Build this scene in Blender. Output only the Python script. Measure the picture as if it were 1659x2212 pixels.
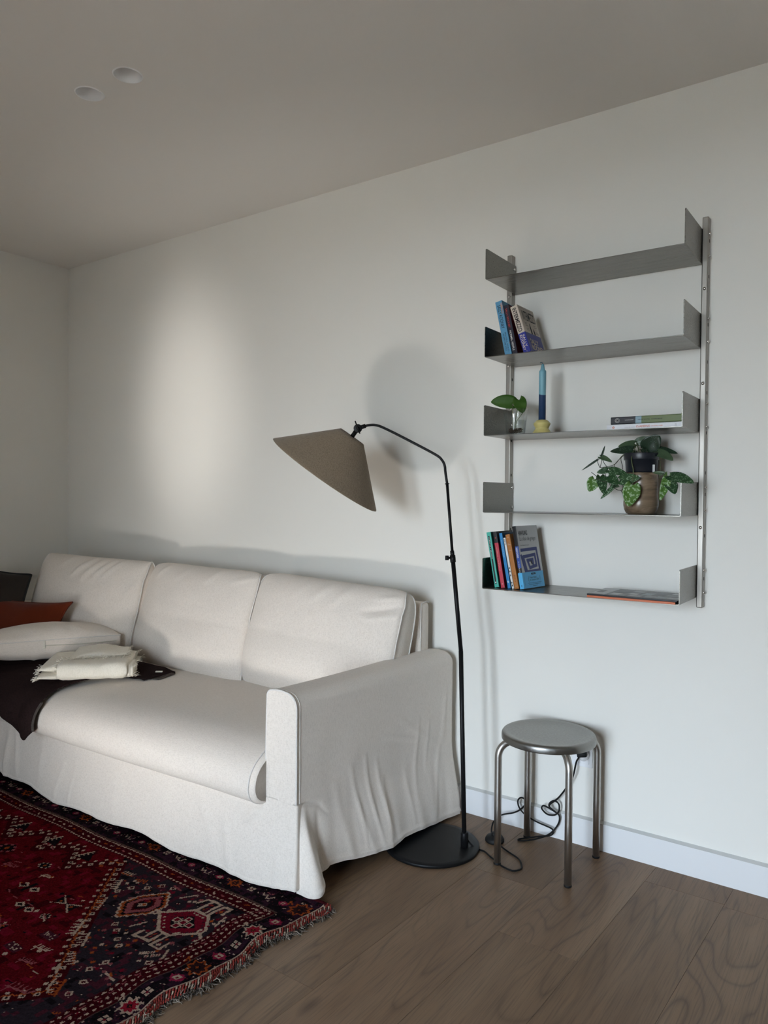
import bpy, bmesh, math, random
import numpy as np
from mathutils import Vector, Matrix, noise

for _o in list(bpy.data.objects):
    bpy.data.objects.remove(_o, do_unlink=True)
S = bpy.context.scene
C = S.collection
R = math.radians
rng = random.Random(7)

# ------------------------------------------------------------------ camera
cam_d = bpy.data.cameras.new('camera')
cam = bpy.data.objects.new('camera', cam_d)
C.objects.link(cam)
cam_d.sensor_fit = 'HORIZONTAL'
cam_d.sensor_width = 36.0
cam_d.lens = 36.0 * 1606.4 / 1659.0
cam_d.clip_start = 0.05
_yaw, _pitch, _roll = 0.6128, -0.0201, 0.0082
_f = Vector((-math.sin(_yaw) * math.cos(_pitch), math.cos(_yaw) * math.cos(_pitch), math.sin(_pitch)))
_r = Vector((math.cos(_yaw), math.sin(_yaw), 0))
_u = _r.cross(_f)
_r2 = math.cos(_roll) * _r + math.sin(_roll) * _u
_u2 = -math.sin(_roll) * _r + math.cos(_roll) * _u
_m = Matrix((_r2, _u2, -_f)).transposed().to_4x4()
_m.translation = Vector((4.181, -2.601, 1.25))
cam.matrix_world = _m
S.camera = cam

# ------------------------------------------------------------------ sky, sun, exposure
S.view_settings.view_transform = 'Standard'
S.view_settings.look = 'None'
S.view_settings.gamma = 1.0
S.view_settings.use_curve_mapping = False
S.view_settings.exposure = 1.45
SKY = 16.0
w = bpy.data.worlds.new('sky')
S.world = w
w.use_nodes = True
nt = w.node_tree
nt.nodes.clear()
_out = nt.nodes.new('ShaderNodeOutputWorld')
_bg = nt.nodes.new('ShaderNodeBackground')
_tc = nt.nodes.new('ShaderNodeTexCoord')
_sx = nt.nodes.new('ShaderNodeSeparateXYZ')
_cr = nt.nodes.new('ShaderNodeValToRGB')
nt.links.new(_tc.outputs['Generated'], _sx.inputs[0])
nt.links.new(_sx.outputs['Z'], _cr.inputs['Fac'])
nt.links.new(_cr.outputs['Color'], _bg.inputs['Color'])
nt.links.new(_bg.outputs[0], _out.inputs['Surface'])
_cr.color_ramp.elements[0].position = 0.0
_cr.color_ramp.elements[0].color = (0.79, 0.90, 1.0, 1)
_cr.color_ramp.elements[1].position = 0.6
_cr.color_ramp.elements[1].color = (0.55, 0.74, 1.0, 1)
_bg.inputs['Strength'].default_value = SKY

def lamp(name, kind, loc, target=None, **kw):
    d = bpy.data.lights.new(name, kind)
    o = bpy.data.objects.new(name, d)
    C.objects.link(o)
    o.location = loc
    if target is not None:
        o.rotation_euler = (Vector(target) - Vector(loc)).to_track_quat('-Z', 'Y').to_euler()
    for k, v in kw.items():
        setattr(d, k, v)
    return o
# low sun through the two glazed doors behind the camera, landing on the floor left of the camera
lamp('sun', 'SUN', (5, -9, 7), (5 - 1.0, -9 + 1.9, 7 - 1.85), energy=30.0, angle=R(0.6), color=(1.0, 0.95, 0.86))
# added spot lamp standing in for reflected sunlight, through the left door onto the wall
PATCH_SPOT = lamp('added_patch_spot', 'SPOT', (4.24, -7.40, 0.98), (1.09, 0.0, 1.70), energy=500.0, spot_size=R(11), spot_blend=1.0,
     shadow_soft_size=0.25, color=(1.0, 0.97, 0.93))
# spot added just above the floor as a sun bounce; throws shadows upwards
lamp('added_low_spot', 'SPOT', (2.02, -2.62, .03), (1.75, 0, 1.25), energy=38.0, spot_size=R(68), spot_blend=1.0, shadow_soft_size=0.16, color=(1.0, 0.97, 0.93))
FRONT_Y = -4.62
PANES = [(2.93, 3.40), (3.60, 4.07)]
PZ = (0.12, 2.16)
for _x0, _x1 in PANES:
    p = lamp('daylight_portal', 'AREA', ((_x0 + _x1) / 2, FRONT_Y - 0.02, (PZ[0] + PZ[1]) / 2), ((_x0 + _x1) / 2, 0, (PZ[0] + PZ[1]) / 2),
             shape='RECTANGLE')
    p.data.size = _x1 - _x0
    p.data.size_y = PZ[1] - PZ[0]
    p.data.cycles.is_portal = True

# ------------------------------------------------------------------ helpers
def link(name, me, mat=None, parent=None, smooth=True):
    o = bpy.data.objects.new(name, me)
    C.objects.link(o)
    if mat is not None:
        for m in (mat if isinstance(mat, (list, tuple)) else [mat]):
            me.materials.append(m)
    if parent is not None:
        o.parent = parent
    if smooth and len(me.polygons):
        me.polygons.foreach_set('use_smooth', [True] * len(me.polygons))
    return o

def from_bm(name, bm, mat=None, parent=None, smooth=False):
    me = bpy.data.meshes.new(name)
    bmesh.ops.recalc_face_normals(bm, faces=bm.faces)
    bm.to_mesh(me)
    bm.free()
    return link(name, me, mat, parent, smooth)

def from_data(name, vs, fs, mat=None, parent=None, smooth=True):
    me = bpy.data.meshes.new(name)
    me.from_pydata([tuple(v) for v in vs], [], fs)
    me.validate()
    me.update()
    return link(name, me, mat, parent, smooth)

def tag(o, label, cat, group=None, kind=None):
    if label: o['label'] = label
    if cat: o['category'] = cat
    if group: o['group'] = group
    if kind: o['kind'] = kind
    return o

def thing(name, label, cat, loc=(0, 0, 0), rot=(0, 0, 0), group=None):
    o = bpy.data.objects.new(name, None)
    o.empty_display_size = 0.05
    C.objects.link(o)
    o.location = loc
    o.rotation_euler = rot
    return tag(o, label, cat, group)

def struct(o):
    o['kind'] = 'structure'
    return o

def bm_box(bm, x0, x1, y0, y1, z0, z1, bevel=0.0, seg=2):
    r = bmesh.ops.create_cube(bm, size=1.0)
    for v in r['verts']:
        v.co = Vector((x0 + (v.co.x + .5) * (x1 - x0), y0 + (v.co.y + .5) * (y1 - y0), z0 + (v.co.z + .5) * (z1 - z0)))
    if bevel > 0:
        es = list({e for v in r['verts'] for e in v.link_edges})
        bmesh.ops.bevel(bm, geom=es, offset=bevel, segments=seg, profile=.5, affect='EDGES')

def box(name, x0, x1, y0, y1, z0, z1, mat, parent=None, bevel=0.0, seg=2, smooth=False):
    bm = bmesh.new()
    bm_box(bm, x0, x1, y0, y1, z0, z1, bevel, seg)
    return from_bm(name, bm, mat, parent, smooth)

def catmull(pts, n=8, closed=False):
    P = [Vector(p) for p in pts]
    out = []
    m = len(P)
    rngm = m if closed else m - 1
    for i in range(rngm):
        if closed:
            p0, p1, p2, p3 = P[(i - 1) % m], P[i], P[(i + 1) % m], P[(i + 2) % m]
        else:
            p0 = P[i - 1] if i > 0 else P[0] * 2 - P[1]
            p1, p2 = P[i], P[i + 1]
            p3 = P[i + 2] if i + 2 < m else P[-1] * 2 - P[-2]
        for k in range(n):
            t = k / n
            out.append(0.5 * ((2 * p1) + (-p0 + p2) * t + (2 * p0 - 5 * p1 + 4 * p2 - p3) * t * t + (-p0 + 3 * p1 - 3 * p2 + p3) * t ** 3))
    if not closed:
        out.append(P[-1])
    return out

def tube_data(path, rad, seg=10, closed=False, caps=True, base=0):
    P = [Vector(p) for p in path]
    n = len(P)
    rads = rad if isinstance(rad, (list, tuple)) else [rad] * n
    vs, fs = [], []
    T = []
    for i in range(n):
        if closed:
            t = P[(i + 1) % n] - P[i - 1]
        else:
            t = P[min(i + 1, n - 1)] - P[max(i - 1, 0)]
        if t.length < 1e-9: t = Vector((0, 0, 1))
        T.append(t.normalized())
    a = Vector((0, 0, 1)) if abs(T[0].z) < .9 else Vector((1, 0, 0))
    N = (a - T[0] * a.dot(T[0])).normalized()
    for i in range(n):
        N = (N - T[i] * N.dot(T[i]))
        if N.length < 1e-6: N = Vector((1, 0, 0)) - T[i] * T[i].x
        N.normalize()
        B = T[i].cross(N)
        for k in range(seg):
            an = 2 * math.pi * k / seg
            vs.append(P[i] + (N * math.cos(an) + B * math.sin(an)) * rads[i])
    for i in range(n if closed else n - 1):
        j = (i + 1) % n
        for k in range(seg):
            k2 = (k + 1) % seg
            fs.append((base + i * seg + k, base + i * seg + k2, base + j * seg + k2, base + j * seg + k))
    if caps and not closed:
        fs.append(tuple(base + k for k in reversed(range(seg))))
        fs.append(tuple(base + (n - 1) * seg + k for k in range(seg)))
    return vs, fs

def tube(name, path, rad, mat, parent=None, seg=10, closed=False, caps=True):
    vs, fs = tube_data(path, rad, seg, closed, caps)
    return from_data(name, vs, fs, mat, parent)

def lathe(name, prof, mat, parent=None, seg=40, loc=(0, 0, 0), axis=None):
    """prof: list of (r, z); r may be 0 at the ends."""
    vs, fs, rings = [], [], []
    for r, z in prof:
        if r < 1e-6:
            rings.append([len(vs)])
            vs.append(Vector((0, 0, z)))
        else:
            rings.append(list(range(len(vs), len(vs) + seg)))
            for k in range(seg):
                a = 2 * math.pi * k / seg
                vs.append(Vector((r * math.cos(a), r * math.sin(a), z)))
    for A, B in zip(rings, rings[1:]):
        for k in range(seg):
            k2 = (k + 1) % seg
            if len(A) == 1 and len(B) == 1: continue
            if len(A) == 1: fs.append((A[0], B[k2], B[k]))
            elif len(B) == 1: fs.append((A[k], A[k2], B[0]))
            else: fs.append((A[k], A[k2], B[k2], B[k]))
    if axis is not None:
        q = Vector((0, 0, 1)).rotation_difference(Vector(axis).normalized())
        vs = [q @ v for v in vs]
    vs = [v + Vector(loc) for v in vs]
    return from_data(name, vs, fs, mat, parent)

def sheet(name, fn, nu, nv, mat, parent=None, thick=0.0, cu=False, cv=False):
    """grid surface fn(u,v) for u,v in 0..1"""
    vs = [Vector(fn(i / (nu if cu else nu - 1), j / (nv if cv else nv - 1))) for i in range(nu) for j in range(nv)]
    fs = []
    for i in range(nu if cu else nu - 1):
        for j in range(nv if cv else nv - 1):
            i2, j2 = (i + 1) % nu, (j + 1) % nv
            fs.append((i * nv + j, i2 * nv + j, i2 * nv + j2, i * nv + j2))
    o = from_data(name, vs, fs, mat, parent)
    if thick:
        m = o.modifiers.new('thickness', 'SOLIDIFY')
        m.thickness = thick
        m.offset = 0.0
    return o

def nz(x, y, z=0.0):
    return noise.noise(Vector((x, y, z)))

def smooth01(a, b, x):
    t = max(0.0, min(1.0, (x - a) / (b - a)))
    return t * t * (3 - 2 * t)

def lerp_tab(tab, x):
    if x <= tab[0][0]: return tab[0][1]
    for (a, va), (b, vb) in zip(tab, tab[1:]):
        if x <= b:
            return va + (vb - va) * (x - a) / (b - a)
    return tab[-1][1]

def ridge(px, py, ax, ay, bx, by, wid):
    dx, dy = bx - ax, by - ay
    L2 = dx * dx + dy * dy
    t = ((px - ax) * dx + (py - ay) * dy) / L2
    tc = max(0.0, min(1.0, t))
    qx, qy = ax + dx * tc, ay + dy * tc
    d = math.hypot(px - qx, py - qy)
    return math.exp(-(d / wid) ** 2) * (0.25 + 0.75 * math.sin(math.pi * min(1, max(0, .1 + .8 * tc))))

# ------------------------------------------------------------------ materials
def mat(name, col=(.8, .8, .8), rough=.5, metal=0.0, spec=.5, **kw):
    m = bpy.data.materials.new(name)
    m.use_nodes = True
    b = m.node_tree.nodes['Principled BSDF']
    b.inputs['Base Color'].default_value = (*col, 1)
    b.inputs['Roughness'].default_value = rough
    b.inputs['Metallic'].default_value = metal
    b.inputs['Specular IOR Level'].default_value = spec
    for k, v in kw.items():
        b.inputs[k].default_value = v
    return m

class NB:
    def __init__(s, m):
        s.t = m.node_tree
        s.b = s.t.nodes['Principled BSDF']
    def n(s, typ, **kw):
        x = s.t.nodes.new('ShaderNode' + typ)
        for k, v in kw.items():
            if hasattr(x, k): setattr(x, k, v)
            else: x.inputs[k.replace('_', ' ')].default_value = v
        return x
    def l(s, a, b): s.t.links.new(a, b)
    def coord(s, kind='Object', scale=(1, 1, 1), loc=None):
        tc = s.n('TexCoord')
        mp = s.n('Mapping')
        mp.inputs['Scale'].default_value = scale
        if loc: mp.inputs['Location'].default_value = loc
        s.l(tc.outputs[kind], mp.inputs['Vector'])
        return mp.outputs[0]
    def noise(s, vec, scale, detail=3, rough=.5, dist=0.0):
        x = s.n('TexNoise')
        x.inputs['Scale'].default_value = scale
        x.inputs['Detail'].default_value = detail
        x.inputs['Roughness'].default_value = rough
        x.inputs['Distortion'].default_value = dist
        s.l(vec, x.inputs['Vector'])
        return x.outputs['Fac']
    def ramp(s, fac, stops):
        x = s.n('ValToRGB')
        e = x.color_ramp.elements
        while len(e) < len(stops): e.new(.5)
        for el, (p, c) in zip(e, stops):
            el.position = p
            el.color = (*c, 1) if len(c) == 3 else c
        s.l(fac, x.inputs['Fac'])
        return x.outputs['Color']
    def mix(s, fac, a, b, mode='MIX'):
        x = s.n('Mix', data_type='RGBA', blend_type=mode)
        for inp, v in ((x.inputs[0], fac), (x.inputs[6], a), (x.inputs[7], b)):
            if isinstance(v, (int, float)): inp.default_value = v
            elif isinstance(v, tuple): inp.default_value = (*v, 1)
            else: s.l(v, inp)
        return x.outputs[2]
    def math(s, op, a, b=0.0):
        x = s.n('Math', operation=op)
        for i, v in ((0, a), (1, b)):
            if isinstance(v, (int, float)): x.inputs[i].default_value = v
            else: s.l(v, x.inputs[i])
        return x.outputs[0]
    def bump(s, h, strength=.3, dist=.002):
        x = s.n('Bump')
        x.inputs['Strength'].default_value = strength
        x.inputs['Distance'].default_value = dist
        s.l(h, x.inputs['Height'])
        s.l(x.outputs[0], s.b.inputs['Normal'])
    def col(s, c): s.l(c, s.b.inputs['Base Color'])

def mat_paint(name, col, rough=.85):
    m = mat(name, col, rough, spec=.25)
    b = NB(m)
    v = b.coord('Object')
    b.col(b.mix(b.noise(v, 1.3, 2), tuple(c * .985 for c in col), tuple(min(1, c * 1.01) for c in col)))
    b.bump(b.noise(v, 260, 2), .06, .001)
    return m

def mat_linen(name, c0, c1, fleck, rough=.92, scale=1.0, bump=.35, dark=False):
    m = mat(name, c0, rough, spec=.12)
    m.node_tree.nodes['Principled BSDF'].inputs['Sheen Weight'].default_value = .15
    b = NB(m)
    if dark:
        b.b.inputs['Sheen Weight'].default_value = 0; b.b.inputs['Specular IOR Level'].default_value = .03
    a = b.noise(b.coord('Object', (420 * scale, 420 * scale, 70 * scale)), 1, 2, .6)
    a2 = b.noise(b.coord('Object', (90 * scale, 420 * scale, 420 * scale)), 1, 2, .6)
    big = b.noise(b.coord('Object'), 9, 3)
    wv = b.math('ADD', b.math('MULTIPLY', a, .5), b.math('MULTIPLY', a2, .5))
    cc = b.ramp(wv, [(.34, c1), (.56, c0)])
    fl = b.noise(b.coord('Object', (150 * scale, 600 * scale, 600 * scale)), 1, 1)
    fl2 = b.noise(b.coord('Object', (600 * scale, 600 * scale, 130 * scale), (3, 5, 1)), 1, 1)
    f = b.math('ADD', b.math('GREATER_THAN', fl, .70), b.math('GREATER_THAN', fl2, .71))
    cc = b.mix(b.math('MULTIPLY', f, .33), cc, fleck)
    cc = b.mix(b.math('MULTIPLY', big, .08), cc, tuple(x * .8 for x in c0))
    b.col(cc)
    b.bump(wv, bump, .0012)
    return m

def mat_steel(name, col=(.40, .385, .36), rough=.33, along='z'):
    m = mat(name, col, rough, 1.0)
    b = NB(m)
    sc = {'z': (500, 500, 6), 'x': (5, 500, 500), 'r': (160, 160, 160)}[along]
    f = b.noise(b.coord('Object', sc), 1, 2)
    b.l(b.ramp(f, [(.3, (rough - .06,) * 3), (.7, (rough + .08,) * 3)]), b.b.inputs['Roughness'])
    b.bump(f, .02, .0004)
    return m

def mat_velvet(name, col, rough=.9):
    m = mat(name, col, rough, spec=.15)
    b = NB(m)
    b.b.inputs['Sheen Weight'].default_value = .12
    b.b.inputs['Sheen Roughness'].default_value = .4
    v = b.coord('Object')
    b.col(b.mix(b.noise(v, 14, 4, .6), tuple(c * .72 for c in col), tuple(c * 1.25 for c in col)))
    b.bump(b.noise(v, 500, 2), .25, .001)
    return m

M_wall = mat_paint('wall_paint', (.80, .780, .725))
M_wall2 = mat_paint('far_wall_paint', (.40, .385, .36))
M_ceil = mat_paint('ceiling_paint', (.82, .785, .74))
M_base = mat('baseboard_paint', (.74, .74, .74), .5, spec=.35)
M_ledge_shade = mat('ledge_shade_grey', (.56, .56, .54), .8)  # grey painted in for the shaded ledge on top of the baseboard
M_white = mat('white_plastic', (.80, .80, .81), .4)
M_linen = mat_linen('natural_linen', (.82, .748, .672), (.705, .635, .56), (.42, .35, .295))
M_pipe = mat_linen('linen_piping', (.78, .74, .70), (.64, .60, .55), (.4, .34, .29), scale=1.4)
M_shade = mat_linen('brown_linen', (.300, .232, .162), (.195, .148, .100), (.07, .05, .035), scale=.8, bump=.5)
M_black = mat('black_powder_coat', (.006, .006, .0065), .46, spec=.22)
M_rubber = mat('black_rubber', (.008, .008, .008), .6, spec=.25)
M_cord = mat('black_cord', (.006, .006, .006), .6, spec=.2)
M_steel = mat_steel('brushed_steel', (.29, .287, .272), rough=.36, along='r')
M_steelx = mat_steel('brushed_steel_sheet', (.215, .205, .185), rough=.30, along='x')
M_steelz = mat_steel('brushed_steel_tube', (.46, .44, .41), rough=.36, along='z')
M_rail = mat_steel('brushed_steel_rail', (.34, .32, .29), rough=.46, along='z')
M_bolt = mat('bolt_steel', (.70, .69, .67), .18, 1.0)
M_hole = mat('dark_hole', (.004, .004, .004), .9)
M_orange = mat_velvet('rust_velvet', (.135, .022, .006))
M_dark = mat_velvet('charcoal_velvet', (.034, .027, .022))
M_darkedge = mat('black_trim', (.008, .008, .008), .8)
M_throw = mat_linen('dark_brown_wool', (.026, .0155, .0150), (.013, .008, .008), (.045, .032, .030), scale=.7, dark=True)
M_throwback = mat_linen('dark_heather_wool', (.10, .085, .075), (.05, .042, .038), (.3, .27, .24), scale=.7, dark=True)
M_cream = mat_linen('cream_wool', (.90, .845, .73), (.81, .75, .63), (.62, .58, .48), scale=.6, bump=.4)
M_paper = mat('book_pages', (.66, .60, .50), .9)
M_underlay = mat('floor_underlay', (.13, .09, .06), .9)

# ------------------------------------------------------------------ wood
def mat_wood():
    m = mat('walnut_toned_laminate', (.2, .14, .1), .42, spec=.25)
    b = NB(m)
    tc = b.n('TexCoord')
    oi = b.n('ObjectInfo')
    off = b.n('VectorMath', operation='SCALE')
    cx = b.n('CombineXYZ')
    b.l(oi.outputs['Random'], cx.inputs[0]); b.l(oi.outputs['Random'], cx.inputs[1]); b.l(oi.outputs['Random'], cx.inputs[2])
    b.l(cx.outputs[0], off.inputs[0]); off.inputs['Scale'].default_value = 37.0
    add = b.n('VectorMath', operation='ADD')
    b.l(tc.outputs['Object'], add.inputs[0]); b.l(off.outputs[0], add.inputs[1])
    def mp(sc):
        x = b.n('Mapping'); x.inputs['Scale'].default_value = sc
        b.l(add.outputs[0], x.inputs['Vector']); return x.outputs[0]
    # cathedral figure: rings of a slowly varying field, stretched along the plank
    fld = b.noise(mp((4.2, .62, 1)), 1.0, 2, .45, .35)
    rings = b.math('FRACT', b.math('MULTIPLY', fld, 24.0))
    tri = b.math('ABSOLUTE', b.math('SUBTRACT', rings, .5))
    lines = b.math('POWER', b.math('MULTIPLY', tri, 2.0), 5.0)
    pores = b.noise(mp((330, 7.0, 1)), 1, 2, .6)
    streak = b.noise(mp((24, .8, 1)), 1, 3, .55)
    broad = b.noise(mp((7, 1.2, 1)), 1, 2, .5)
    c = b.ramp(broad, [(.25, (.185, .112, .064)), (.5, (.240, .153, .091)), (.78, (.295, .198, .123))])
    c = b.mix(b.math('MULTIPLY', streak, .50), c, (.118, .080, .058))
    msk = b.ramp(b.noise(mp((5, .9, 1)), 1, 2), [(.42, (.12,) * 3), (.62, (1,) * 3)])
    c = b.mix(b.math('MULTIPLY', b.math('MULTIPLY', lines, msk), .55), c, (.060, .040, .029))
    c = b.mix(b.math('MULTIPLY', b.ramp(pores, [(.48, (0,) * 3), (.70, (1,) * 3)]), .42), c, (.070, .047, .034))
    # a knot here and there
    vo = b.n('TexVoronoi'); vo.inputs['Scale'].default_value = 1.0
    b.l(mp((5.5, 2.2, 1)), vo.inputs['Vector'])
    k = b.ramp(vo.outputs['Distance'], [(.03, (1,) * 3), (.12, (0,) * 3)])
    c = b.mix(b.math('MULTIPLY', k, .6), c, (.05, .032, .022))
    tint = b.ramp(oi.outputs['Random'], [(0, (.86, .84, .80)), (.5, (1, .99, .97)), (1, (1.12, 1.11, 1.10))])
    c = b.mix(1.0, c, tint, 'MULTIPLY')
    b.col(c)
    b.bump(pores, .12, .0006)
    return m
M_wood = mat_wood()

# ------------------------------------------------------------------ room shell
XW, YF, H = 6.0, FRONT_Y, 2.614
struct(box('wall_back', -.12, XW + .12, 0, .12, -.05, H + .1, M_wall))
struct(box('wall_left', -.12, 0, YF, 0, -.05, H + .1, M_wall))
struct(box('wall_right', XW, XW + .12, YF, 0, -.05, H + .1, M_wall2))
bm = bmesh.new()   # front wall behind the camera with two glazed door openings
xs = [-.12, PANES[0][0], PANES[0][1], PANES[1][0], PANES[1][1], XW + .12]
for i in range(5):
    if i in (1, 3):
        bm_box(bm, xs[i], xs[i + 1], YF - .55, YF, -.05, PZ[0])
        bm_box(bm, xs[i], xs[i + 1], YF - .55, YF, PZ[1], H + .1)
    else:
        bm_box(bm, xs[i], xs[i + 1], YF - .55, YF, -.05, H + .1)
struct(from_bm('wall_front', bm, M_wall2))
M_frame = mat('door_frame_paint', (.75, .75, .74), .5)
for i, (a, bx) in enumerate(PANES):
    bm = bmesh.new()
    bm_box(bm, a - .04, a, YF - .05, YF + .02, PZ[0] - .04, PZ[1] + .04, .004)
    bm_box(bm, bx, bx + .04, YF - .05, YF + .02, PZ[0] - .04, PZ[1] + .04, .004)
    bm_box(bm, a, bx, YF - .05, YF + .02, PZ[0] - .04, PZ[0], .004)
    bm_box(bm, a, bx, YF - .05, YF + .02, PZ[1], PZ[1] + .04, .004)
    struct(from_bm('door_%d' % (i + 1), bm, M_frame))
M_ground = mat('terrace_paving', (.12, .11, .09), .9)
struct(box('ground_outside', -25, 30, -40, YF - .56, -.35, -.25, M_ground))

# ceiling with two round cut-outs for the downlights
DL = [(1.881, -1.091), (2.085, -1.087)]
DLR = .045
bm = bmesh.new()
def quad(x0, x1, y0, y1, z):
    bm.faces.new([bm.verts.new((x, y, z)) for x, y in ((x0, y0), (x0, y1), (x1, y1), (x1, y0))])
hs = .07
y0h, y1h = -1.16, -1.02
quad(-.0, XW, y1h, 0, H); quad(0, XW, YF, y0h, H)
xa = 0.0
for (cx, cy) in DL:
    quad(xa, cx - hs, y0h, y1h, H)
    xa = cx + hs
    N = 40
    ci = [bm.verts.new((cx + DLR * math.cos(2 * math.pi * k / N), cy + DLR * math.sin(2 * math.pi * k / N), H)) for k in range(N)]
    ou = []
    for k in range(N):
        a = 2 * math.pi * k / N
        dx, dy = math.cos(a), math.sin(a)
        s = min((hs / abs(dx)) if abs(dx) > 1e-6 else 9, (((y1h - cy) if dy > 0 else (cy - y0h)) / abs(dy)) if abs(dy) > 1e-6 else 9)
        ou.append(bm.verts.new((cx + dx * s, cy + dy * s, H)))
    for k in range(N):
        k2 = (k + 1) % N
        bm.faces.new((ci[k], ci[k2], ou[k2], ou[k]))
    # little corner triangles left by the radial split
    for sx in (-1, 1):
        for yy in (y0h, y1h):
            cor = Vector((cx + sx * hs, yy, H))
            idx = sorted(range(N), key=lambda k: (ou[k].co - cor).length)[:2]
            va, vb = ou[idx[0]], ou[idx[1]]
            if min((va.co - cor).length, (vb.co - cor).length) > 1e-5:
                bm.faces.new((va, bm.verts.new(cor), vb))
quad(xa, XW, y0h, y1h, H)
cme = bpy.data.meshes.new('ceiling')
bm.to_mesh(cme); bm.free()
struct(link('ceiling', cme, M_ceil, None, False))
struct(box('ceiling_slab', -.12, XW + .12, YF - .12, .12, H + .16, H + .26, M_ceil))

# baseboards: flat board with a small bevelled ledge along the top
def baseboard(name, pts):
    prof = [(0.0, 0.0), (-.0125, 0.0), (-.0125, .0965)]
    bm = bmesh.new()
    rows = []
    for (x, y, nx, ny) in pts:
        rows.append([bm.verts.new((x - nx * d, y - ny * d, z)) for d, z in prof])
    for A, B in zip(rows, rows[1:]):
        for k in range(len(prof) - 1):
            bm.faces.new((A[k], A[k + 1], B[k + 1], B[k]))
    bo_ = struct(from_bm(name, bm, M_base))
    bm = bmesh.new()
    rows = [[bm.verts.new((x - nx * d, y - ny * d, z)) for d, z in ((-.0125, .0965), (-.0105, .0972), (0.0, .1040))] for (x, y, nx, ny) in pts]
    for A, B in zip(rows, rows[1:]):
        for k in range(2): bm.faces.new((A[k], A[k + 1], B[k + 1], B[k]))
    from_bm('ledge_shade_strip', bm, M_ledge_shade, bo_)  # sloped strip whose grey colour stands in for the shade line
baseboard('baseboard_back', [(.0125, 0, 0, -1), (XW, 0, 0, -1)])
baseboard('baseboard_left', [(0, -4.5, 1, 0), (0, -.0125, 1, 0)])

# ------------------------------------------------------------------ floor: laminate planks, each one its own board
floor = struct(box('floor', -.1, XW + .1, YF - .1, .1, -.05, -.0085, M_underlay))
SK = .045            # the boards run a little out of square with the wall
PW = .2408
known = {2: [-1.175], 3: [-.384], 4: [-.670], 5: [-.132]}
rr = random.Random(11)
i = -13
while True:
    xa0 = 2.785 + (i - 2) * PW
    if xa0 > XW + .3: break
    xb0 = xa0 + PW
    js = list(known.get(i, [])) or [-rr.uniform(.1, 1.2)]
    while js[-1] > YF: js.append(js[-1] - 1.28)
    ends = [0.0] + js
    for ya, yb in zip(ends, ends[1:]):
        yb = max(yb, YF)
        if ya <= YF: continue
        g = .00035
        P = [(xa0 + SK * yb + g, yb + g), (xb0 + SK * yb - g, yb + g), (xb0 + SK * ya - g, ya - g), (xa0 + SK * ya + g, ya - g)]
        P = [(min(max(x, 0.0), XW), y) for x, y in P]
        if max(p[0] for p in P) - min(p[0] for p in P) < .02: continue
        cx = sum(p[0] for p in P) / 4; cy = (ya + yb) / 2
        bm = bmesh.new()
        ch = .0005
        def ring(ins, z):
            q = [Vector((x - cx, y - cy, 0)) for x, y in P]
            out = []
            for v in q:
                out.append(bm.verts.new((v.x - math.copysign(ins, v.x), v.y - math.copysign(ins, v.y), z)))
            return out
        r0, r1, r2 = ring(0, -.008), ring(0, -.0004), ring(ch, 0)
        bm.faces.new(r2)
        for A, B in ((r0, r1), (r1, r2)):
            for k in range(4):
                bm.faces.new((A[k], A[(k + 1) % 4], B[(k + 1) % 4], B[k]))
        o = from_bm('plank', bm, M_wood, floor)
        o.location = (cx, cy, 0)
    i += 1

# ------------------------------------------------------------------ recessed downlights
M_dl = mat('downlight_white', (.88, .87, .86), .30)
for k, (cx, cy) in enumerate(DL):
    t = thing('recessed_downlight',
              ['unlit white round recessed downlight in the ceiling, the one nearer the left wall',
               'unlit white round recessed downlight in the ceiling, the one nearer the shelf wall unit'][k],
              'ceiling light', (cx, cy, H), group='recessed ceiling downlights')
    lathe('rim', [(.0435, .0015), (.0435, -.002), (.0455, -.0026), (.0475, -.0016), (.0485, 0.0)], M_dl, t, 48)
    lathe('reflector_cone', [(.0445, -.0012), (.0400, .016), (.033, .036), (.0285, .046), (.0275, .0465), (.0275, .053)], M_dl, t, 48)
    lathe('bulb', [(.0275, .053), (.0245, .0535), (.022, .060), (.012, .066), (0, .067)], mat('unlit_lamp_glass', (.03, .025, .022), .25), t, 32)

# ------------------------------------------------------------------ rug: knotted pile, one quad per knot
RED, DRED, CRIM = (.062, .0028, .005), (.030, .002, .0036), (.100, .004, .011)
NAVY, PLUM, BLK = (.017, .012, .015), (.038, .009, .014), (.007, .005, .006)
IVO, ORA, PINK, GRY = (.30, .215, .16), (.20, .040, .010), (.17, .045, .048), (.08, .065, .065)
G = .0036
RX0, RX1, RY0, RY1 = .15, 2.752, -2.30, -.862       # s range, t range in rug space
ns, ntt = int((RX1 - RX0) / G), int((RY1 - RY0) / G)
sg = RX0 + (np.arange(ns) + .5) * G
tg = RY0 + (np.arange(ntt) + .5) * G
SS, TT = np.meshgrid(sg, tg, indexing='ij')
img = np.zeros((ns, ntt, 3))
nr = np.random.RandomState(5)
def paint(mask, c): img[mask] = c
def xy(x, y):  # world point of the photographed motif -> rug space
    return (x - .085 * (y + 1.0), y)
def seg_d(a, b):
    ax, ay = a; bx, by = b
    dx, dy = bx - ax, by - ay
    t = np.clip(((SS - ax) * dx + (TT - ay) * dy) / (dx * dx + dy * dy + 1e-12), 0, 1)
    return np.hypot(SS - ax - t * dx, TT - ay - t * dy)
def line(pts, wd, c, closed=False):
    q = list(pts) + ([pts[0]] if closed else [])
    for a, b in zip(q, q[1:]): paint(seg_d(a, b) < wd, c)
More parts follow.
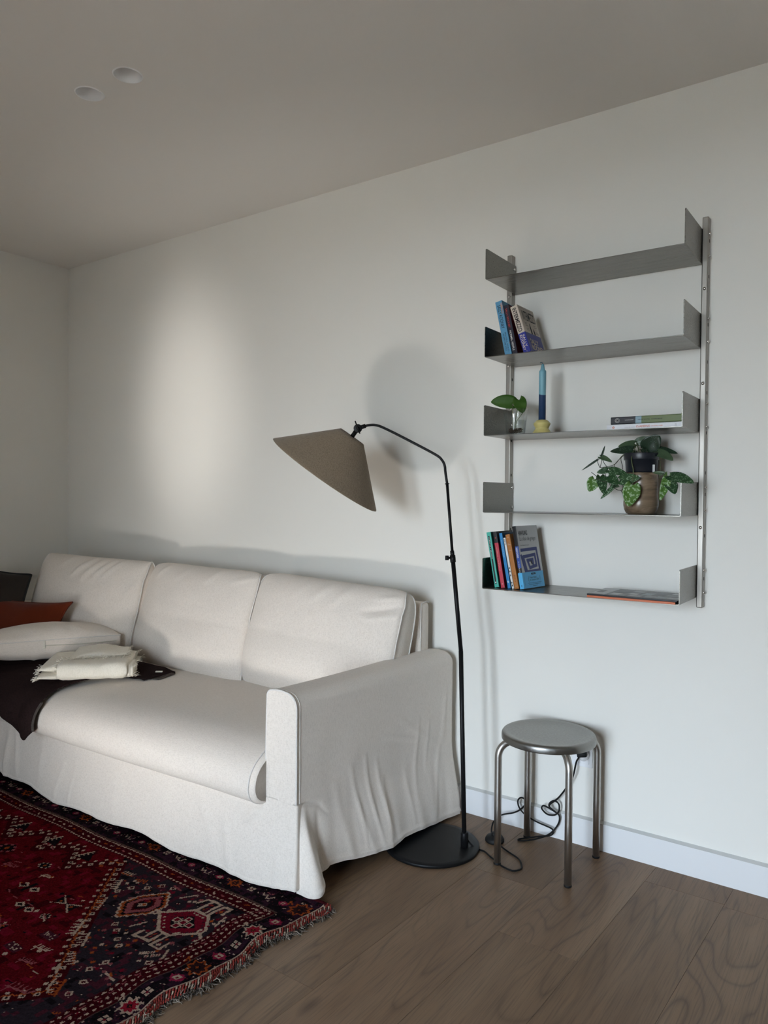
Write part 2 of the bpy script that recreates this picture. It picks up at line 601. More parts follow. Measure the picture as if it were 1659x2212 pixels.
def poly(pts, c):
    m = np.zeros_like(SS, bool)
    n = len(pts)
    for k in range(n):
        (x1, y1), (x2, y2) = pts[k], pts[(k + 1) % n]
        cond = ((y1 > TT) != (y2 > TT))
        with np.errstate(divide='ignore', invalid='ignore'):
            xi = (x2 - x1) * (TT - y1) / (y2 - y1 + 1e-15) + x1
        m ^= cond & (SS < xi)
    paint(m, c)
    return m
def dia(cx, cy, r, c, ry=None):
    paint((np.abs(SS - cx) / r + np.abs(TT - cy) / (ry or r)) < 1, c)
def sq(cx, cy, a, b, c): paint((np.abs(SS - cx) < a) & (np.abs(TT - cy) < b), c)
def cross4(cx, cy, r, c, cc=None):
    for dx in (-1, 1):
        for dy in (-1, 1): sq(cx + dx * r * .55, cy + dy * r * .55, r * .42, r * .42, c)
    if cc is not None: sq(cx, cy, r * .3, r * .3, cc)
def jag(a, b, wd, c, n, amp):
    pts = []
    (ax, ay), (bx, by) = a, b
    L = math.hypot(bx - ax, by - ay); nx, ny = -(by - ay) / L, (bx - ax) / L
    for k in range(2 * n + 1):
        f = k / (2 * n)
        o = amp if k % 2 else 0
        pts.append((ax + (bx - ax) * f + nx * o, ay + (by - ay) * f + ny * o))
    line(pts, wd, c)
# mirror-symmetric layout: field between the guards; centre line t = -1.58
TC = -1.585
SRI, SLI = 2.600, .302      # field limits across
GO, GI = 2.662, 2.600       # guard stripe on the right
TGO, TGI = -.992, -1.046    # guard stripe on the sofa side
SC = (SRI + SLI) / 2
img[:] = RED
img += nr.normal(0, .010, (ns, ntt, 1)) * np.array([1, .1, .1])
# dark corner areas outside the stepped diagonal
diagA, diagB = xy(2.045, -1.085), xy(2.52, -1.66)
kx = (diagB[0] - diagA[0]) / (diagB[1] - diagA[1])
for sx in (1, -1):
    s_ = SS if sx == 1 else 2 * SC - SS
    for tt in (TT, 2 * TC - TT):
        paint((s_ > diagA[0] + kx * (tt - diagA[1])) & (tt > TC), NAVY)
dk = (img[:, :, 0] < .03)
spk = nr.rand(ns, ntt)
blot = np.array([[nz(a * .45, b * .45, 3.1) for b in range(0, ntt // 4 + 1)] for a in range(0, ns // 4 + 1)])
blot = np.kron(blot, np.ones((4, 4)))[:ns, :ntt]
paint(dk & (blot > .18), PLUM); paint(dk & (blot < -.32), BLK)
paint(dk & (spk > .985), PLUM); paint(dk & (spk > .996), IVO)
fr = ~dk
paint(fr & (blot > .30), CRIM); paint(fr & (blot < -.30), DRED)
# zigzag outline of the central medallion field along the sofa side
zig = [xy(*p) for p in [(2.045, -1.085), (1.998, -1.102), (1.918, -1.195), (1.869, -1.141), (1.817, -1.092), (1.78, -1.11), (1.708, -1.182),
                        (1.679, -1.133), (1.644, -1.096), (1.608, -1.112), (1.534, -1.198), (1.473, -1.146), (1.415, -1.098), (1.357, -1.129),
                        (1.30, -1.19), (1.24, -1.14), (1.18, -1.10), (1.12, -1.13), (1.06, -1.19), (1.0, -1.14), (.94, -1.10), (.88, -1.15)]]
def dotted(pts, step, r, c, hole=None, off=(0, 0), ry=None):
    acc = 0.0
    for (a, b) in zip(pts, pts[1:]):
        L = math.hypot(b[0] - a[0], b[1] - a[1])
        d = acc
        while d < L:
            f = d / L
            x, y = a[0] + (b[0] - a[0]) * f + off[0], a[1] + (b[1] - a[1]) * f + off[1]
            dia(x, y, r, c, ry)
            if hole is not None: dia(x, y, r * .45, hole)
            d += step
        acc = d - L
def offs(pts, d):
    out = []
    for k in range(len(pts)):
        a, b = pts[max(0, k - 1)], pts[min(len(pts) - 1, k + 1)]
        L = math.hypot(b[0] - a[0], b[1] - a[1])
        out.append((pts[k][0] - (b[1] - a[1]) / L * d, pts[k][1] + (b[0] - a[0]) / L * d))
    return out
diag = [diagA, diagB, (diagB[0] + kx * (TC - .06 - diagB[1]), TC - .06)]
diag = [diagA, (diagA[0] + kx * (TC - diagA[1]), TC), (diagA[0], 2 * TC - diagA[1])]
zigL = zig
for path, sgn in ((diag, 1), (zigL, -1)):
    line(offs(path, sgn * -.002), .020, DRED)
    dotted(path, .0335, .0108, IVO, BLK)
    dotted(offs(path, -.026 if sgn == 1 else -.024), .0335, .0075, IVO)
    o2 = offs(path, -.014 if sgn == 1 else -.013)
    jag(o2[0], o2[1], .0022, ORA, int(math.hypot(o2[1][0] - o2[0][0], o2[1][1] - o2[0][1]) / .02), .006)
    if sgn == 1: jag(o2[1], o2[2], .0022, ORA, 36, .006)
# triangles and combs between the zigzag and the guard
def comb(a, b, teeth, tl, c1, c2, wd=.0030, side=1):
    (ax, ay), (bx, by) = a, b
    L = math.hypot(bx - ax, by - ay); nx, ny = -(by - ay) / L * side, (bx - ax) / L * side
    line([a, b], wd * 1.5, c1)
    for k in range(teeth):
        f = (k + .5) / teeth
        x, y = ax + (bx - ax) * f, ay + (by - ay) * f
        line([(x, y), (x + nx * tl, y + ny * tl)], wd, c2)
for (x, y) in [(1.705, -1.100), (1.503, -1.108), (1.90, -1.10), (1.30, -1.105)]:
    p = xy(x, y)
    poly([(p[0] - .03, p[1] - .035), (p[0] + .045, p[1] - .035), (p[0] - .01, p[1] + .028)], BLK)
    comb((p[0] - .03, p[1] - .03), (p[0] - .008, p[1] + .022), 4, .014, IVO, IVO, .002, -1)
# octagon medallion with hooked arms
octp = [xy(*p) for p in [(2.384, -1.189), (2.467, -1.124), (2.53, -1.127), (2.566, -1.178), (2.562, -1.196), (2.516, -1.235), (2.501, -1.255), (2.452, -1.251)]]
def octagon(tr):
    O = [tr(p) for p in octp]
    poly(O, CRIM)
    cxo = sum(p[0] for p in O) / 8; cyo = sum(p[1] for p in O) / 8
    inner = [(cxo + (p[0] - cxo) * .80, cyo + (p[1] - cyo) * .80) for p in O]
    for k in range(len(inner)):
        a, b = inner[k], inner[(k + 1) % 8]
        for f in (.1, .35, .6, .85):
            dia(a[0] + (b[0] - a[0]) * f, a[1] + (b[1] - a[1]) * f, .0048, IVO if k % 2 else PLUM)
    C2 = [tr(xy(*p)) for p in [(2.430, -1.187), (2.489, -1.148), (2.530, -1.188), (2.474, -1.228)]]
    poly(C2, BLK)
    ctr = tr(xy(2.481, -1.188))
    e1 = ((C2[1][0] - C2[0][0]) * .40, (C2[1][1] - C2[0][1]) * .40); e2 = ((C2[3][0] - C2[0][0]) * .40, (C2[3][1] - C2[0][1]) * .40)
    for a in (-1, 0, 1):
        for b_ in (-1, 0, 1):
            x, y = ctr[0] + e1[0] * a * .62 + e2[0] * b_ * .62, ctr[1] + e1[1] * a * .62 + e2[1] * b_ * .62
            if (a + b_) % 2 == 0:
                sq(x, y, .0105, .0105, IVO); sq(x, y, .0068, .0068, CRIM)
            else:
                sq(x, y, .006, .006, IVO); sq(x, y, .004, .004, BLK)
    line(O, .0048, IVO, True)
    for path in ([(2.471, -1.121), (2.476, -1.060), (2.452, -1.062), (2.441, -1.092)], [(2.505, -1.123), (2.508, -1.062), (2.476, -1.060)],
                 [(2.521, -1.123), (2.525, -1.065), (2.552, -1.062), (2.556, -1.098)],
                 [(2.452, -1.251), (2.450, -1.305), (2.417, -1.309), (2.423, -1.277)], [(2.478, -1.253), (2.478, -1.305), (2.450, -1.305)],
                 [(2.501, -1.255), (2.494, -1.313), (2.529, -1.313), (2.531, -1.274)],
                 [(2.384, -1.189), (2.36, -1.192)], [(2.562, -1.196), (2.588, -1.215), (2.576, -1.228)]):
        line([tr(xy(*p)) for p in path], .0048, IVO)
    for p in [(2.490, -1.10), (2.489, -1.08), (2.535, -1.10), (2.537, -1.08), (2.465, -1.27), (2.463, -1.288), (2.512, -1.27), (2.511, -1.29)]:
        q = tr(xy(*p)); dia(q[0], q[1], .006, CRIM); dia(q[0], q[1], .0028, ORA)
    J = [tr(xy(*p)) for p in [(2.301, -1.266), (2.255, -1.215), (2.268, -1.165), (2.321, -1.108), (2.368, -1.160), (2.36, -1.207)]]
    cj = (sum(p[0] for p in J) / 6, sum(p[1] for p in J) / 6)
    for s_, c_ in ((1.14, IVO), (1.04, ORA), (.90, BLK), (.78, PINK), (.50, DRED), (.38, BLK)):
        P2 = []
        for k in range(6):
            a, b = J[k], J[(k + 1) % 6]
            for f in range(8):
                ff = f / 8
                o = 1.0 + (.10 if f % 2 else 0) * (1 if s_ > 1 or s_ < .95 else 0)
                P2.append((cj[0] + (a[0] + (b[0] - a[0]) * ff - cj[0]) * s_ * o, cj[1] + (a[1] + (b[1] - a[1]) * ff - cj[1]) * s_ * o))
        poly(P2, c_)
    dia(cj[0], cj[1], .012, IVO); dia(cj[0], cj[1], .007, ORA)
    cross4(tr(xy(2.372, -1.193))[0], tr(xy(2.372, -1.193))[1], .012, IVO, PLUM)
octagon(lambda p: p)
octagon(lambda p: (p[0], 2 * TC - p[1]))
octagon(lambda p: (2 * SC - p[0], p[1]))
# birds, combs, blossoms strewn over the corner area
def bird(p, ang, L, c1, c2):
    a = (p[0] - math.cos(ang) * L, p[1] - math.sin(ang) * L); b = (p[0] + math.cos(ang) * L, p[1] + math.sin(ang) * L)
    comb(a, b, 5, L * .55, c1, c2, .0024)
for (x, y, a, L, c1, c2) in [(2.119, -1.112, .2, .026, ORA, IVO), (2.150, -1.165, 2.25, .030, IVO, IVO), (2.205, -1.26, 2.2, .034, IVO, ORA), (2.262, -1.37, 2.2, .040, IVO, IVO),
                             (2.331, -1.394, 2.3, .034, IVO, IVO), (2.381, -1.464, 2.5, .030, ORA, IVO), (2.462, -1.559, 2.2, .032, ORA, ORA),
                             (2.549, -1.609, .6, .022, ORA, PLUM), (2.19, -1.112, .4, .022, PLUM, ORA)]:
    bird(xy(x, y), a, L, c1, c2)
for (x, y) in [(2.456, -1.470), (2.487, -1.511), (2.561, -1.367), (2.43, -1.365), (2.40, -1.345), (2.47, -1.43), (2.36, -1.32), (2.33, -1.30), (2.20, -1.15), (2.24, -1.12),
               (2.27, -1.085), (2.31, -1.075), (2.18, -1.19), (2.50, -1.56)]:
    p = xy(x, y); dia(p[0], p[1], .0125, IVO); dia(p[0], p[1], .006, DRED)
for (x, y) in [(2.519, -1.342), (2.530, -1.354), (2.541, -1.342), (2.508, -1.352), (2.529, -1.332), (2.55, -1.332)]:
    p = xy(x, y); dia(p[0], p[1], .0078, IVO); dia(p[0], p[1], .0034, CRIM)
for a, b, c in [((2.50, -1.455), (2.548, -1.462), IVO), ((2.553, -1.30), (2.572, -1.335), IVO), ((2.395, -1.245), (2.375, -1.285), IVO), ((2.405, -1.06), (2.375, -1.10), IVO),
                ((2.575, -1.10), (2.580, -1.15), IVO), ((2.37, -1.50), (2.40, -1.53), IVO), ((2.52, -1.45), (2.53, -1.455), ORA), ((2.34, -1.07), (2.30, -1.062), PINK),
                ((2.42, -1.545), (2.44, -1.58), IVO)]:
    line([xy(*a), xy(*b)], .0034, c)
for k in range(420):
    s_, t_ = nr.uniform(2.02, 2.60), nr.uniform(-1.58, -1.06)
    if s_ > diagA[0] + kx * (t_ - diagA[1]) + .035:
        ii, jj = int((s_ - RX0) / G), int((t_ - RY0) / G)
        if img[ii, jj, 0] < .06:
            c = [CRIM, ORA, PLUM, CRIM, IVO, PINK][nr.randint(6)]
            dia(s_, t_, nr.choice([.004, .004, .0065, .008]), c)
# red centre: dark blossoms, small ivory beasts, scattered points
def blossom(x, y, r, c=IVO):
    k_ = nr.randint(5)
    if k_ == 0:                       # ring of knots round a dark heart
        dia(x, y, r * 1.0, BLK, r * .7)
        for k in range(8):
            a = k * math.pi / 4 + .3
            dia(x + math.cos(a) * r * .72, y + math.sin(a) * r * .52, r * .16, c)
        dia(x, y, r * .22, ORA)
    elif k_ == 1:                     # hour-glass with hooked outline
        poly([(x - r, y - r * .55), (x + r * .2, y), (x - r, y + r * .55)], BLK); poly([(x + r, y - r * .55), (x - r * .2, y), (x + r, y + r * .55)], BLK)
        line([(x - r, y - r * .5), (x - r * .1, y), (x - r, y + r * .5)], .0024, c); line([(x + r, y - r * .5), (x + r * .1, y), (x + r, y + r * .5)], .0024, c)
        dia(x - r * .6, y, .006, ORA); dia(x + r * .6, y, .006, ORA)
    elif k_ == 2:                     # little comb-backed beast
        comb((x - r * .8, y - r * .1), (x + r * .7, y + r * .1), 5, r * .45, c, c, .0020)
        line([(x + r * .7, y + r * .1), (x + r * .9, y + r * .5)], .0028, c); line([(x - r * .6, y - r * .1), (x - r * .6, y - r * .5)], .0022, c)
    elif k_ == 3:                     # speckled box
        sq(x, y, r * .8, r * .42, PLUM)
        for q in range(14): dia(x + nr.uniform(-.7, .7) * r, y + nr.uniform(-.36, .36) * r, .0030, c)
    else:                             # pair of diamonds
        for sx in (-1, 1):
            dia(x + sx * r * .5, y, r * .42, c, r * .30); dia(x + sx * r * .5, y, r * .22, BLK, r * .15)
        sq(x, y, r * .12, r * .5, BLK)
for (x, y, r) in [(1.622, -1.245, .045), (1.845, -1.231, .030), (1.936, -1.34, .055), (1.917, -1.273, .024), (2.033, -1.412, .050), (2.119, -1.327, .046), (2.231, -1.442, .034),
                  (2.380, -1.623, .046), (1.75, -1.30, .032), (1.55, -1.33, .05), (1.72, -1.41, .05), (2.13, -1.40, .022), (2.06, -1.50, .030), (2.20, -1.53, .036), (2.29, -1.545, .028),
                  (2.27, -1.49, .030), (2.12, -1.58, .04), (1.95, -1.55, .045), (1.40, -1.25, .045), (1.78, -1.56, .05), (2.33, -1.66, .03), (1.60, -1.50, .04), (2.40, -1.70, .03)]:
    p = xy(x, y)
    blossom(p[0], p[1], r, IVO if nr.rand() > .3 else PINK)
for k in range(520):
    s_, t_ = nr.uniform(.4, 2.45), nr.uniform(-2.1, -1.12)
    if s_ < diagA[0] + kx * (max(t_, 2 * TC - t_) - diagA[1]) - .05:
        c = [IVO, BLK, BLK, ORA, PINK, DRED][nr.randint(6)]
        if nr.rand() < .6: dia(s_, t_, nr.choice([.004, .006, .009]), c)
        else: line([(s_, t_), (s_ + nr.uniform(-.03, .03), t_ + nr.uniform(-.012, .012))], .0024, c)
# guard stripes on all four sides and the blossom border outside them
def frame_cut(so, to):   # True outside the rectangle so/to (mirror symmetric)
    return (np.abs(SS - SC) > so - SC) | (np.abs(TT - TC) > to - TC)
outer = frame_cut(GI, TGI)
paint(outer, DRED)
paint(outer & ((spk > .86) & (spk < .93)), PLUM)
border = frame_cut(GO, TGO)
paint(border, BLK)
paint(border & (blot > .1), (.020, .008, .014)); paint(border & (spk > .93), PLUM)
paint(frame_cut(GO, TGO) & ~frame_cut(GO + .0055, TGO + .0055), (.055, .032, .026))
def both(fn):
    fn(lambda s_, t_: (s_, t_)); fn(lambda s_, t_: (s_, 2 * TC - t_)); fn(lambda s_, t_: (2 * SC - s_, t_))
def guard(tr):
    n = 0
    x = SLI - .05
    while x < GI + .05:
        for off, st in ((.0475, 0), (.0065, .008)):
            p = tr(x + st, TGI + off); dia(p[0], p[1], .0072, IVO, .0045)
        if n % 2 == 0:
            p = tr(x, TGI + .027); k = nr.randint(4)
            c = [IVO, ORA, PINK, IVO][k]
            line([p, (p[0] + .010, p[1] + nr.uniform(-.007, .007))], .0030, c)
        x += .0165; n += 1
guard(lambda s_, t_: (s_, t_)); guard(lambda s_, t_: (s_, 2 * TC - t_))
y = 2 * TC - TGO
n = 0
while y < TGO - .004:
    for off, st in ((.051, 0), (.031, .006), (.010, .011)):
        for mir in (0, 1):
            x = GI + off
            if mir: x = 2 * SC - x
            dia(x, y + st, .0045 if off != .031 else .0055, IVO, .0070)
            if off == .031 and n % 3 == 0 : dia(x, y + st, .0042, CRIM)
    if n % 2: 
        line([(GI + .020, y), (GI + .022, y + .012)], .0024, PINK)
    y += .0195; n += 1
def star(x, y, r, c_line, c_fill):
    P = []
    for k in range(16):
        a = 2 * math.pi * k / 16 + .2
        rr_ = r * (1.0 if k % 2 == 0 else .62)
        P.append((x + math.cos(a) * rr_, y + math.sin(a) * rr_))
    poly(P, c_fill); line(P, .0026, c_line, True)
    dia(x, y, r * .3, BLK if c_fill != BLK else IVO); dia(x, y, r * .15, ORA)
    line([(x - r * 1.1, y + r * .2), (x - r * 1.6, y + r * .5), (x - r * 1.4, y - r * .1)], .0024, c_line)
    line([(x + r * 1.0, y - r * .3), (x + r * 1.45, y - r * .6)], .0024, c_line)
def pinkcross(x, y, r):
    dia(x, y, r * 1.5, (.17, .012, .032), r * 1.1); sq(x, y, r * .9, r * .75, (.17, .012, .032)); cross4(x, y, r * .55, IVO, CRIM)
seq = ['o', 'p', 'r', 'w', 'p']
yy = [-.934, -1.029, -1.097, -1.167, -1.230, -1.301, -1.36, -1.435, -1.492, -1.557]
kinds = ['o', 'p', 'r', 'w', 'p', 'o', 'p', 'w', 'r', 'w', 'p', 'o', 'p', 'r', 'w', 'p', 'o', 'p', 'w', 'r']
y0 = -.934
SB = 2.702
for k in range(20):
    y = yy[k] if k < len(yy) else yy[-1] - .067 * (k - len(yy) + 1)
    for x in (SB, 2 * SC - SB):
        kd = kinds[k]
        if kd == 'o': star(x, y, .034, ORA, (.02, .008, .008))
        elif kd == 'r': star(x, y, .030, IVO, (.17, .008, .016))
        elif kd == 'p': pinkcross(x, y, .017)
        else: cross4(x, y, .013, IVO, CRIM)
        for q in range(5): dia(x + nr.uniform(-.035, .035), y + .033 + nr.uniform(-.008, .008), .0030, IVO)
x = SB - .062
k = 0
while x > .3:
    for t_ in (-.940, 2 * TC + .940):
        kd = ['p', 'i', 'w', 'o', 'p', 'i'][k % 6]
        if kd == 'o': star(x, t_, .021, ORA, (.02, .008, .008))
        elif kd == 'i':
            line([(x - .022, t_ + .010), (x - .012, t_ - .004), (x - .002, t_ + .006), (x + .006, t_ - .010), (x + .018, t_ - .006), (x + .020, t_ + .010)], .0020, IVO)
            line([(x - .014, t_ + .018), (x - .002, t_ + .014), (x + .008, t_ + .020)], .0018, PINK)
        elif kd == 'p': pinkcross(x, t_, .012)
        else: cross4(x, t_, .011, IVO, PINK)
        for q in range(4): dia(x + .032 + nr.uniform(-.01, .01), t_ + nr.uniform(-.03, .03), .0026, IVO)
    x -= .068; k += 1
# outermost: ivory line and red-ivory selvage
edge = (np.abs(SS - SC) > 2.736 - SC)
paint(edge, (.05, .006, .008)); paint(edge & (spk > .55), (.19, .018, .012)); paint(edge & (spk > .88), IVO)
paint(np.abs(np.abs(SS - SC) - (2.7365 - SC)) < .0022, IVO)
paint((np.abs(TT - TC) > -.876 - TC), (.05, .008, .010))
img *= (1 + nr.normal(0, .14, (ns, ntt, 1)))
img = np.clip(img, .002, 1)
# geometry of the knots: rug space -> room, with a gently waving right edge and uneven pile
sv = RX0 + np.arange(ns + 1) * G
tv = RY0 + np.arange(ntt + 1) * G
SV, TV = np.meshgrid(sv, tv, indexing='ij')
def rug_warp(s_, t_):
    fade = np.clip((s_ - 2.2) / .55, 0, 1) ** 2
    wv = .010 * np.sin(t_ * 19 + .6) + .006 * np.sin(t_ * 41)
    X = s_ + .085 * (t_ + 1.0) + fade * wv + np.clip((-.90 - t_) / -.08, 0, 1) * 0.012 * fade
    Y = t_ + .004 * np.sin(s_ * 13)
    Z = .0095 + fade * .0035 * (1 + np.sin(t_ * 23 + 1.2)) - np.clip((s_ - 2.735) / .017, 0, 1) * .004
    Z = Z + np.clip((t_ + .89) / .03, 0, 1) * fade * .004
    return X, Y, Z
X, Y, Z = rug_warp(SV, TV)
Z = Z + nr.uniform(-.0007, .0007, Z.shape)
co = np.stack([X, Y, Z], -1).reshape(-1, 3)
idx = np.arange((ns + 1) * (ntt + 1)).reshape(ns + 1, ntt + 1)
q = np.stack([idx[:-1, :-1], idx[1:, :-1], idx[1:, 1:], idx[:-1, 1:]], -1).reshape(-1, 4)
# underside rim so the carpet has thickness
me = bpy.data.meshes.new('pile')
rim = np.concatenate([idx[:, 0], idx[-1, 1:], idx[-2::-1, -1], idx[0, -2:0:-1]])
lo = co[rim].copy(); lo[:, 2] = .0006
nb = len(co)
rq = np.stack([rim, np.arange(len(rim)) + nb, np.roll(np.arange(len(rim)), -1) + nb, np.roll(rim, -1)], -1)
co2 = np.concatenate([co, lo]); q2 = np.concatenate([q, rq])
me.vertices.add(len(co2)); me.vertices.foreach_set('co', co2.ravel())
me.loops.add(q2.size); me.loops.foreach_set('vertex_index', q2.ravel().astype(np.int32))
me.polygons.add(len(q2))
me.polygons.foreach_set('loop_start', np.arange(0, q2.size, 4, dtype=np.int32))
me.polygons.foreach_set('loop_total', np.full(len(q2), 4, dtype=np.int32))
me.update(calc_edges=True)
ca = me.attributes.new('knot_colour', 'FLOAT_COLOR', 'FACE')
fc = np.ones((len(q2), 4)); fc[:len(q), :3] = img.reshape(-1, 3); fc[len(q):, :3] = (.05, .03, .025)
ca.data.foreach_set('color', fc.ravel())
M_rug = mat('knotted_wool', (.2, .02, .02), 1.0, spec=.0)
b_ = NB(M_rug)
at = b_.n('Attribute'); at.attribute_name = 'knot_colour'
b_.col(at.outputs['Color'])
b_.bump(b_.noise(b_.coord('Object'), 700, 2), .4, .001)
rug = thing('rug', 'dark red hand-knotted tribal rug with navy corners, lying in front of the white sofa', 'rug', (0, 0, 0))
link('pile', me, M_rug, rug, False)
def redge(t_):
    x, y, z = rug_warp(np.array(2.752), np.array(t_))
    return Vector((float(x), float(y), float(z)))
# red and ivory selvage cord along the right edge, then the tangle of warp ends
vs, fs = [], []
cm = [mat('selvage_red', (.21, .022, .014), .95), mat('selvage_ivory', (.34, .25, .18), .95), mat('selvage_brown', (.05, .02, .016), .95)]
fm = []
tt_ = -.868
k = 0
while tt_ > -2.28:
    e = redge(tt_)
    for w_, (dx, dz) in enumerate(((-.006, .002), (.004, .0015), (.012, -.0015))):
        a = e + Vector((dx - .004, .005, dz)); c_ = e + Vector((dx, 0, dz + .0035)); d_ = e + Vector((dx + .004, -.006, dz - .001))
        v2, f2 = tube_data([a, c_, d_], [.0018, .0030, .0016], 5, base=len(vs))
        vs += v2; fs += f2; fm += [[1, 0, 0, 2, 1, 0, 0, 0][(k * 3 + w_ * 5 + rng.randrange(3)) % 8]] * len(f2)
    tt_ -= .0075; k += 1
o = from_data('selvage_cord', vs, fs, cm, rug)
o.data.polygons.foreach_set('material_index', fm)
o['kind'] = 'stuff'
vs, fs, fm = [], [], []
fmats = [mat('warp_end_grey', (.17, .135, .105), .95), mat('warp_end_pale', (.36, .30, .24), .95), mat('warp_end_dark', (.045, .033, .026), .95)]
for k in range(1500):
    t_ = rng.uniform(-2.27, -.868)
    e = redge(t_) + Vector((.010, 0, -.004))
    e.z = max(e.z, .004)
    p = [e]
    d = Vector((1, rng.uniform(-.9, .9), rng.uniform(-.1, .5)))
    ln = rng.uniform(.016, .036)
    for s_ in range(4):
        d += Vector((rng.uniform(-.8, .6), rng.uniform(-.9, .9), rng.uniform(-.8, .25)))
        d.normalize()
        n_ = p[-1] + d * ln / 4
        n_.z = max(n_.z, .0014)
        p.append(n_)
    v2, f2 = tube_data(p, [.0012, .0012, .0011, .0010, .0006], 4, base=len(vs))
    vs += v2; fs += f2; fm += [rng.choice([0, 0, 0, 1, 2, 2, 2])] * len(f2)
o = from_data('fringe', vs, fs, fmats, rug)
o.data.polygons.foreach_set('material_index', fm)
o['kind'] = 'stuff'

# ------------------------------------------------------------------ sofa
sofa = thing('sofa', 'white linen slipcovered three-seat sofa standing against the back wall', 'sofa', (0, 0, 0))
YB, YFR = -.045, -.877          # back and front of the frame
def arm_x(y):                   # inner and outer face of the right arm; it splays slightly towards the wall
    f = (y - YFR) / (YB - YFR)
    return 2.520 + .078 * f, 2.645 + .078 * f
ARM_Z = .640
side_folds = [((-.63, .34), (-.56, .04), .010, .008), ((-.56, .36), (-.51, .03), .008, .010), ((-.50, .33), (-.455, .04), .009, .009), ((-.47, .26), (-.475, .02), .007, .007),
              ((-.60, .22), (-.585, .03), .007, .006), ((-.26, .42), (-.30, .14), .008, .006), ((-.20, .40), (-.225, .22), .007, .006), ((-.12, .33), (-.20, .05), .010, .006),
              ((-.345, .25), (-.33, .05), .008, .005), ((-.40, .46), (-.15, .30), .012, .004), ((-.845, .285), (-.775, .262), .007, -.010), ((-.45, .40), (-.25, .34), .010, .004),
              ((-.09, .50), (-.11, .30), .012, .006), ((-.70, .30), (-.66, .05), .014, .005), ((-.785, .262), (-.745, .225), .006, -.006)]
def side_hem(y):
    return lerp_tab([(-.877, .016), (-.862, .014), (-.835, .018), (-.80, .040), (-.76, .066), (-.70, .060), (-.62, .042), (-.54, .034), (-.46, .026), (-.40, .036), (-.30, .030), (-.18, .016), (-.045, .006)], y)
def side_out(y, z):
    """outward offset of the side of the slipcover below the arm"""
    k = smooth01(.30, .02, z)
    flare = lerp_tab([(-.877, .006), (-.80, .030), (-.70, .036), (-.5, .050), (-.30, .046), (-.15, .036), (-.045, .040)], y) * (k ** 1.15)
    pleat = 0.0
    if z < .292:
        kk = smooth01(.292, .02, z)
        pleat = (.062 * math.exp(-((y + .846 - .012 * kk) / (.012 + .016 * kk)) ** 2)) * kk
        pleat -= .016 * math.exp(-((y + .790) / .014) ** 2) * kk
    d = flare + pleat
    for (a, b, wd, am) in side_folds:
        d += am * .42 * ridge(y, z, a[0], a[1], b[0], b[1], wd)
    d += .0022 * nz(y * 9, z * 6, 1.7) * smooth01(.60, .40, z) + .0030 * nz(y * 26, z * 5, 4.2) * smooth01(.36, .10, z)
    return d
# arm: outer side (down to the hem) + rounded top + inner side
prof_n = []
def arm_point(y, v):
    xi, xo = arm_x(y)
    zt = ARM_Z - .003 + .004 * math.sin((y + .4) * 5)
    ri, ro = .022, .046
    # arc-length like pieces: inner side, inner round, top, outer round, outer side, skirt
    if v < .12:
        f = v / .12
        return Vector((xi - .004 * math.sin(math.pi * f), y, .24 + (zt - ri - .24) * f))
    if v < .20:
        a = (v - .12) / .08 * math.pi / 2
        return Vector((xi + ri - ri * math.cos(a), y, zt - ri + ri * math.sin(a)))
    if v < .27:
        f = (v - .20) / .07
        return Vector((xi + ri + (xo - ro - xi - ri) * f, y, zt + .003 * math.sin(math.pi * f)))
    if v < .37:
        a = (v - .27) / .10 * math.pi / 2
        return Vector((xo - ro + ro * math.sin(a), y, zt - ro + ro * math.cos(a)))
    f = (v - .37) / .63
    zh = side_hem(y)
    z = (zt - ro) + (zh - (zt - ro)) * f
    x = xo + side_out(y, z)
    if f > .965: x += .0035 * math.sin(math.pi * min(1, (f - .965) / .02)) + .001     # stitched hem
    yy = y
    if z < .292:       # the pleat swings round the corner towards the front
        kk = smooth01(.292, .02, z)
        yy -= .030 * kk * math.exp(-((y + .846) / .022) ** 2)
    if y < -.868 and z < .292: x -= .008 * smooth01(.292, .02, z)
    return Vector((x, yy, z))
ys = [YFR + (YB - YFR) * t for t in ([k / 48 * .17 for k in range(48)] + [.17 + .83 * k / 96 for k in range(97)])]
nv = 150
vs, fs = [], []
for y in ys:
    for j in range(nv): vs.append(arm_point(y, j / (nv - 1)))
for i in range(len(ys) - 1):
    for j in range(nv - 1): fs.append((i * nv + j, i * nv + j + 1, (i + 1) * nv + j + 1, (i + 1) * nv + j))
# back end cap of the arm
bk = [(len(ys) - 1) * nv + j for j in range(nv)]
fs.append(tuple(bk))
arm = from_data('arm', vs, fs, M_linen, sofa)
# arm front panel, flush with the front of the base
def arm_loop(y, ins=0.0):
    return [arm_point(YFR, j / (nv - 1)) for j in range(nv) if j / (nv - 1) <= .37 + .63 * .56]
L = [p for p in arm_loop(YFR) if p.z >= .288]
L[0].z = .288; L[-1].z = .288
top_i = max(range(len(L)), key=lambda k: L[k].z)
left_tab = sorted((p.z, p.x) for p in L[:top_i + 1]); right_tab = sorted((p.z, p.x) for p in L[top_i:])
zlev = [.288 + (.590 - .288) * k / 12 for k in range(12)] + [.590 + (L[top_i].z - .0006 - .590) * math.sin(k / 14 * math.pi / 2) for k in range(15)]
vs = []; fs = []
for z in zlev:
    xa_, xb_ = lerp_tab(left_tab, z), lerp_tab(right_tab, z)
    for k in range(11):
        t = k / 10
        vs.append((xa_ + (xb_ - xa_) * t, YFR - .0035 - .0012 * nz(t * 2, z * 9, 3) * smooth01(.29, .34, z), z))
for i in range(len(zlev) - 1):
    for k in range(10): fs.append((i * 11 + k, i * 11 + k + 1, (i + 1) * 11 + k + 1, (i + 1) * 11 + k))
from_data('arm_front', vs, fs, M_linen, sofa)
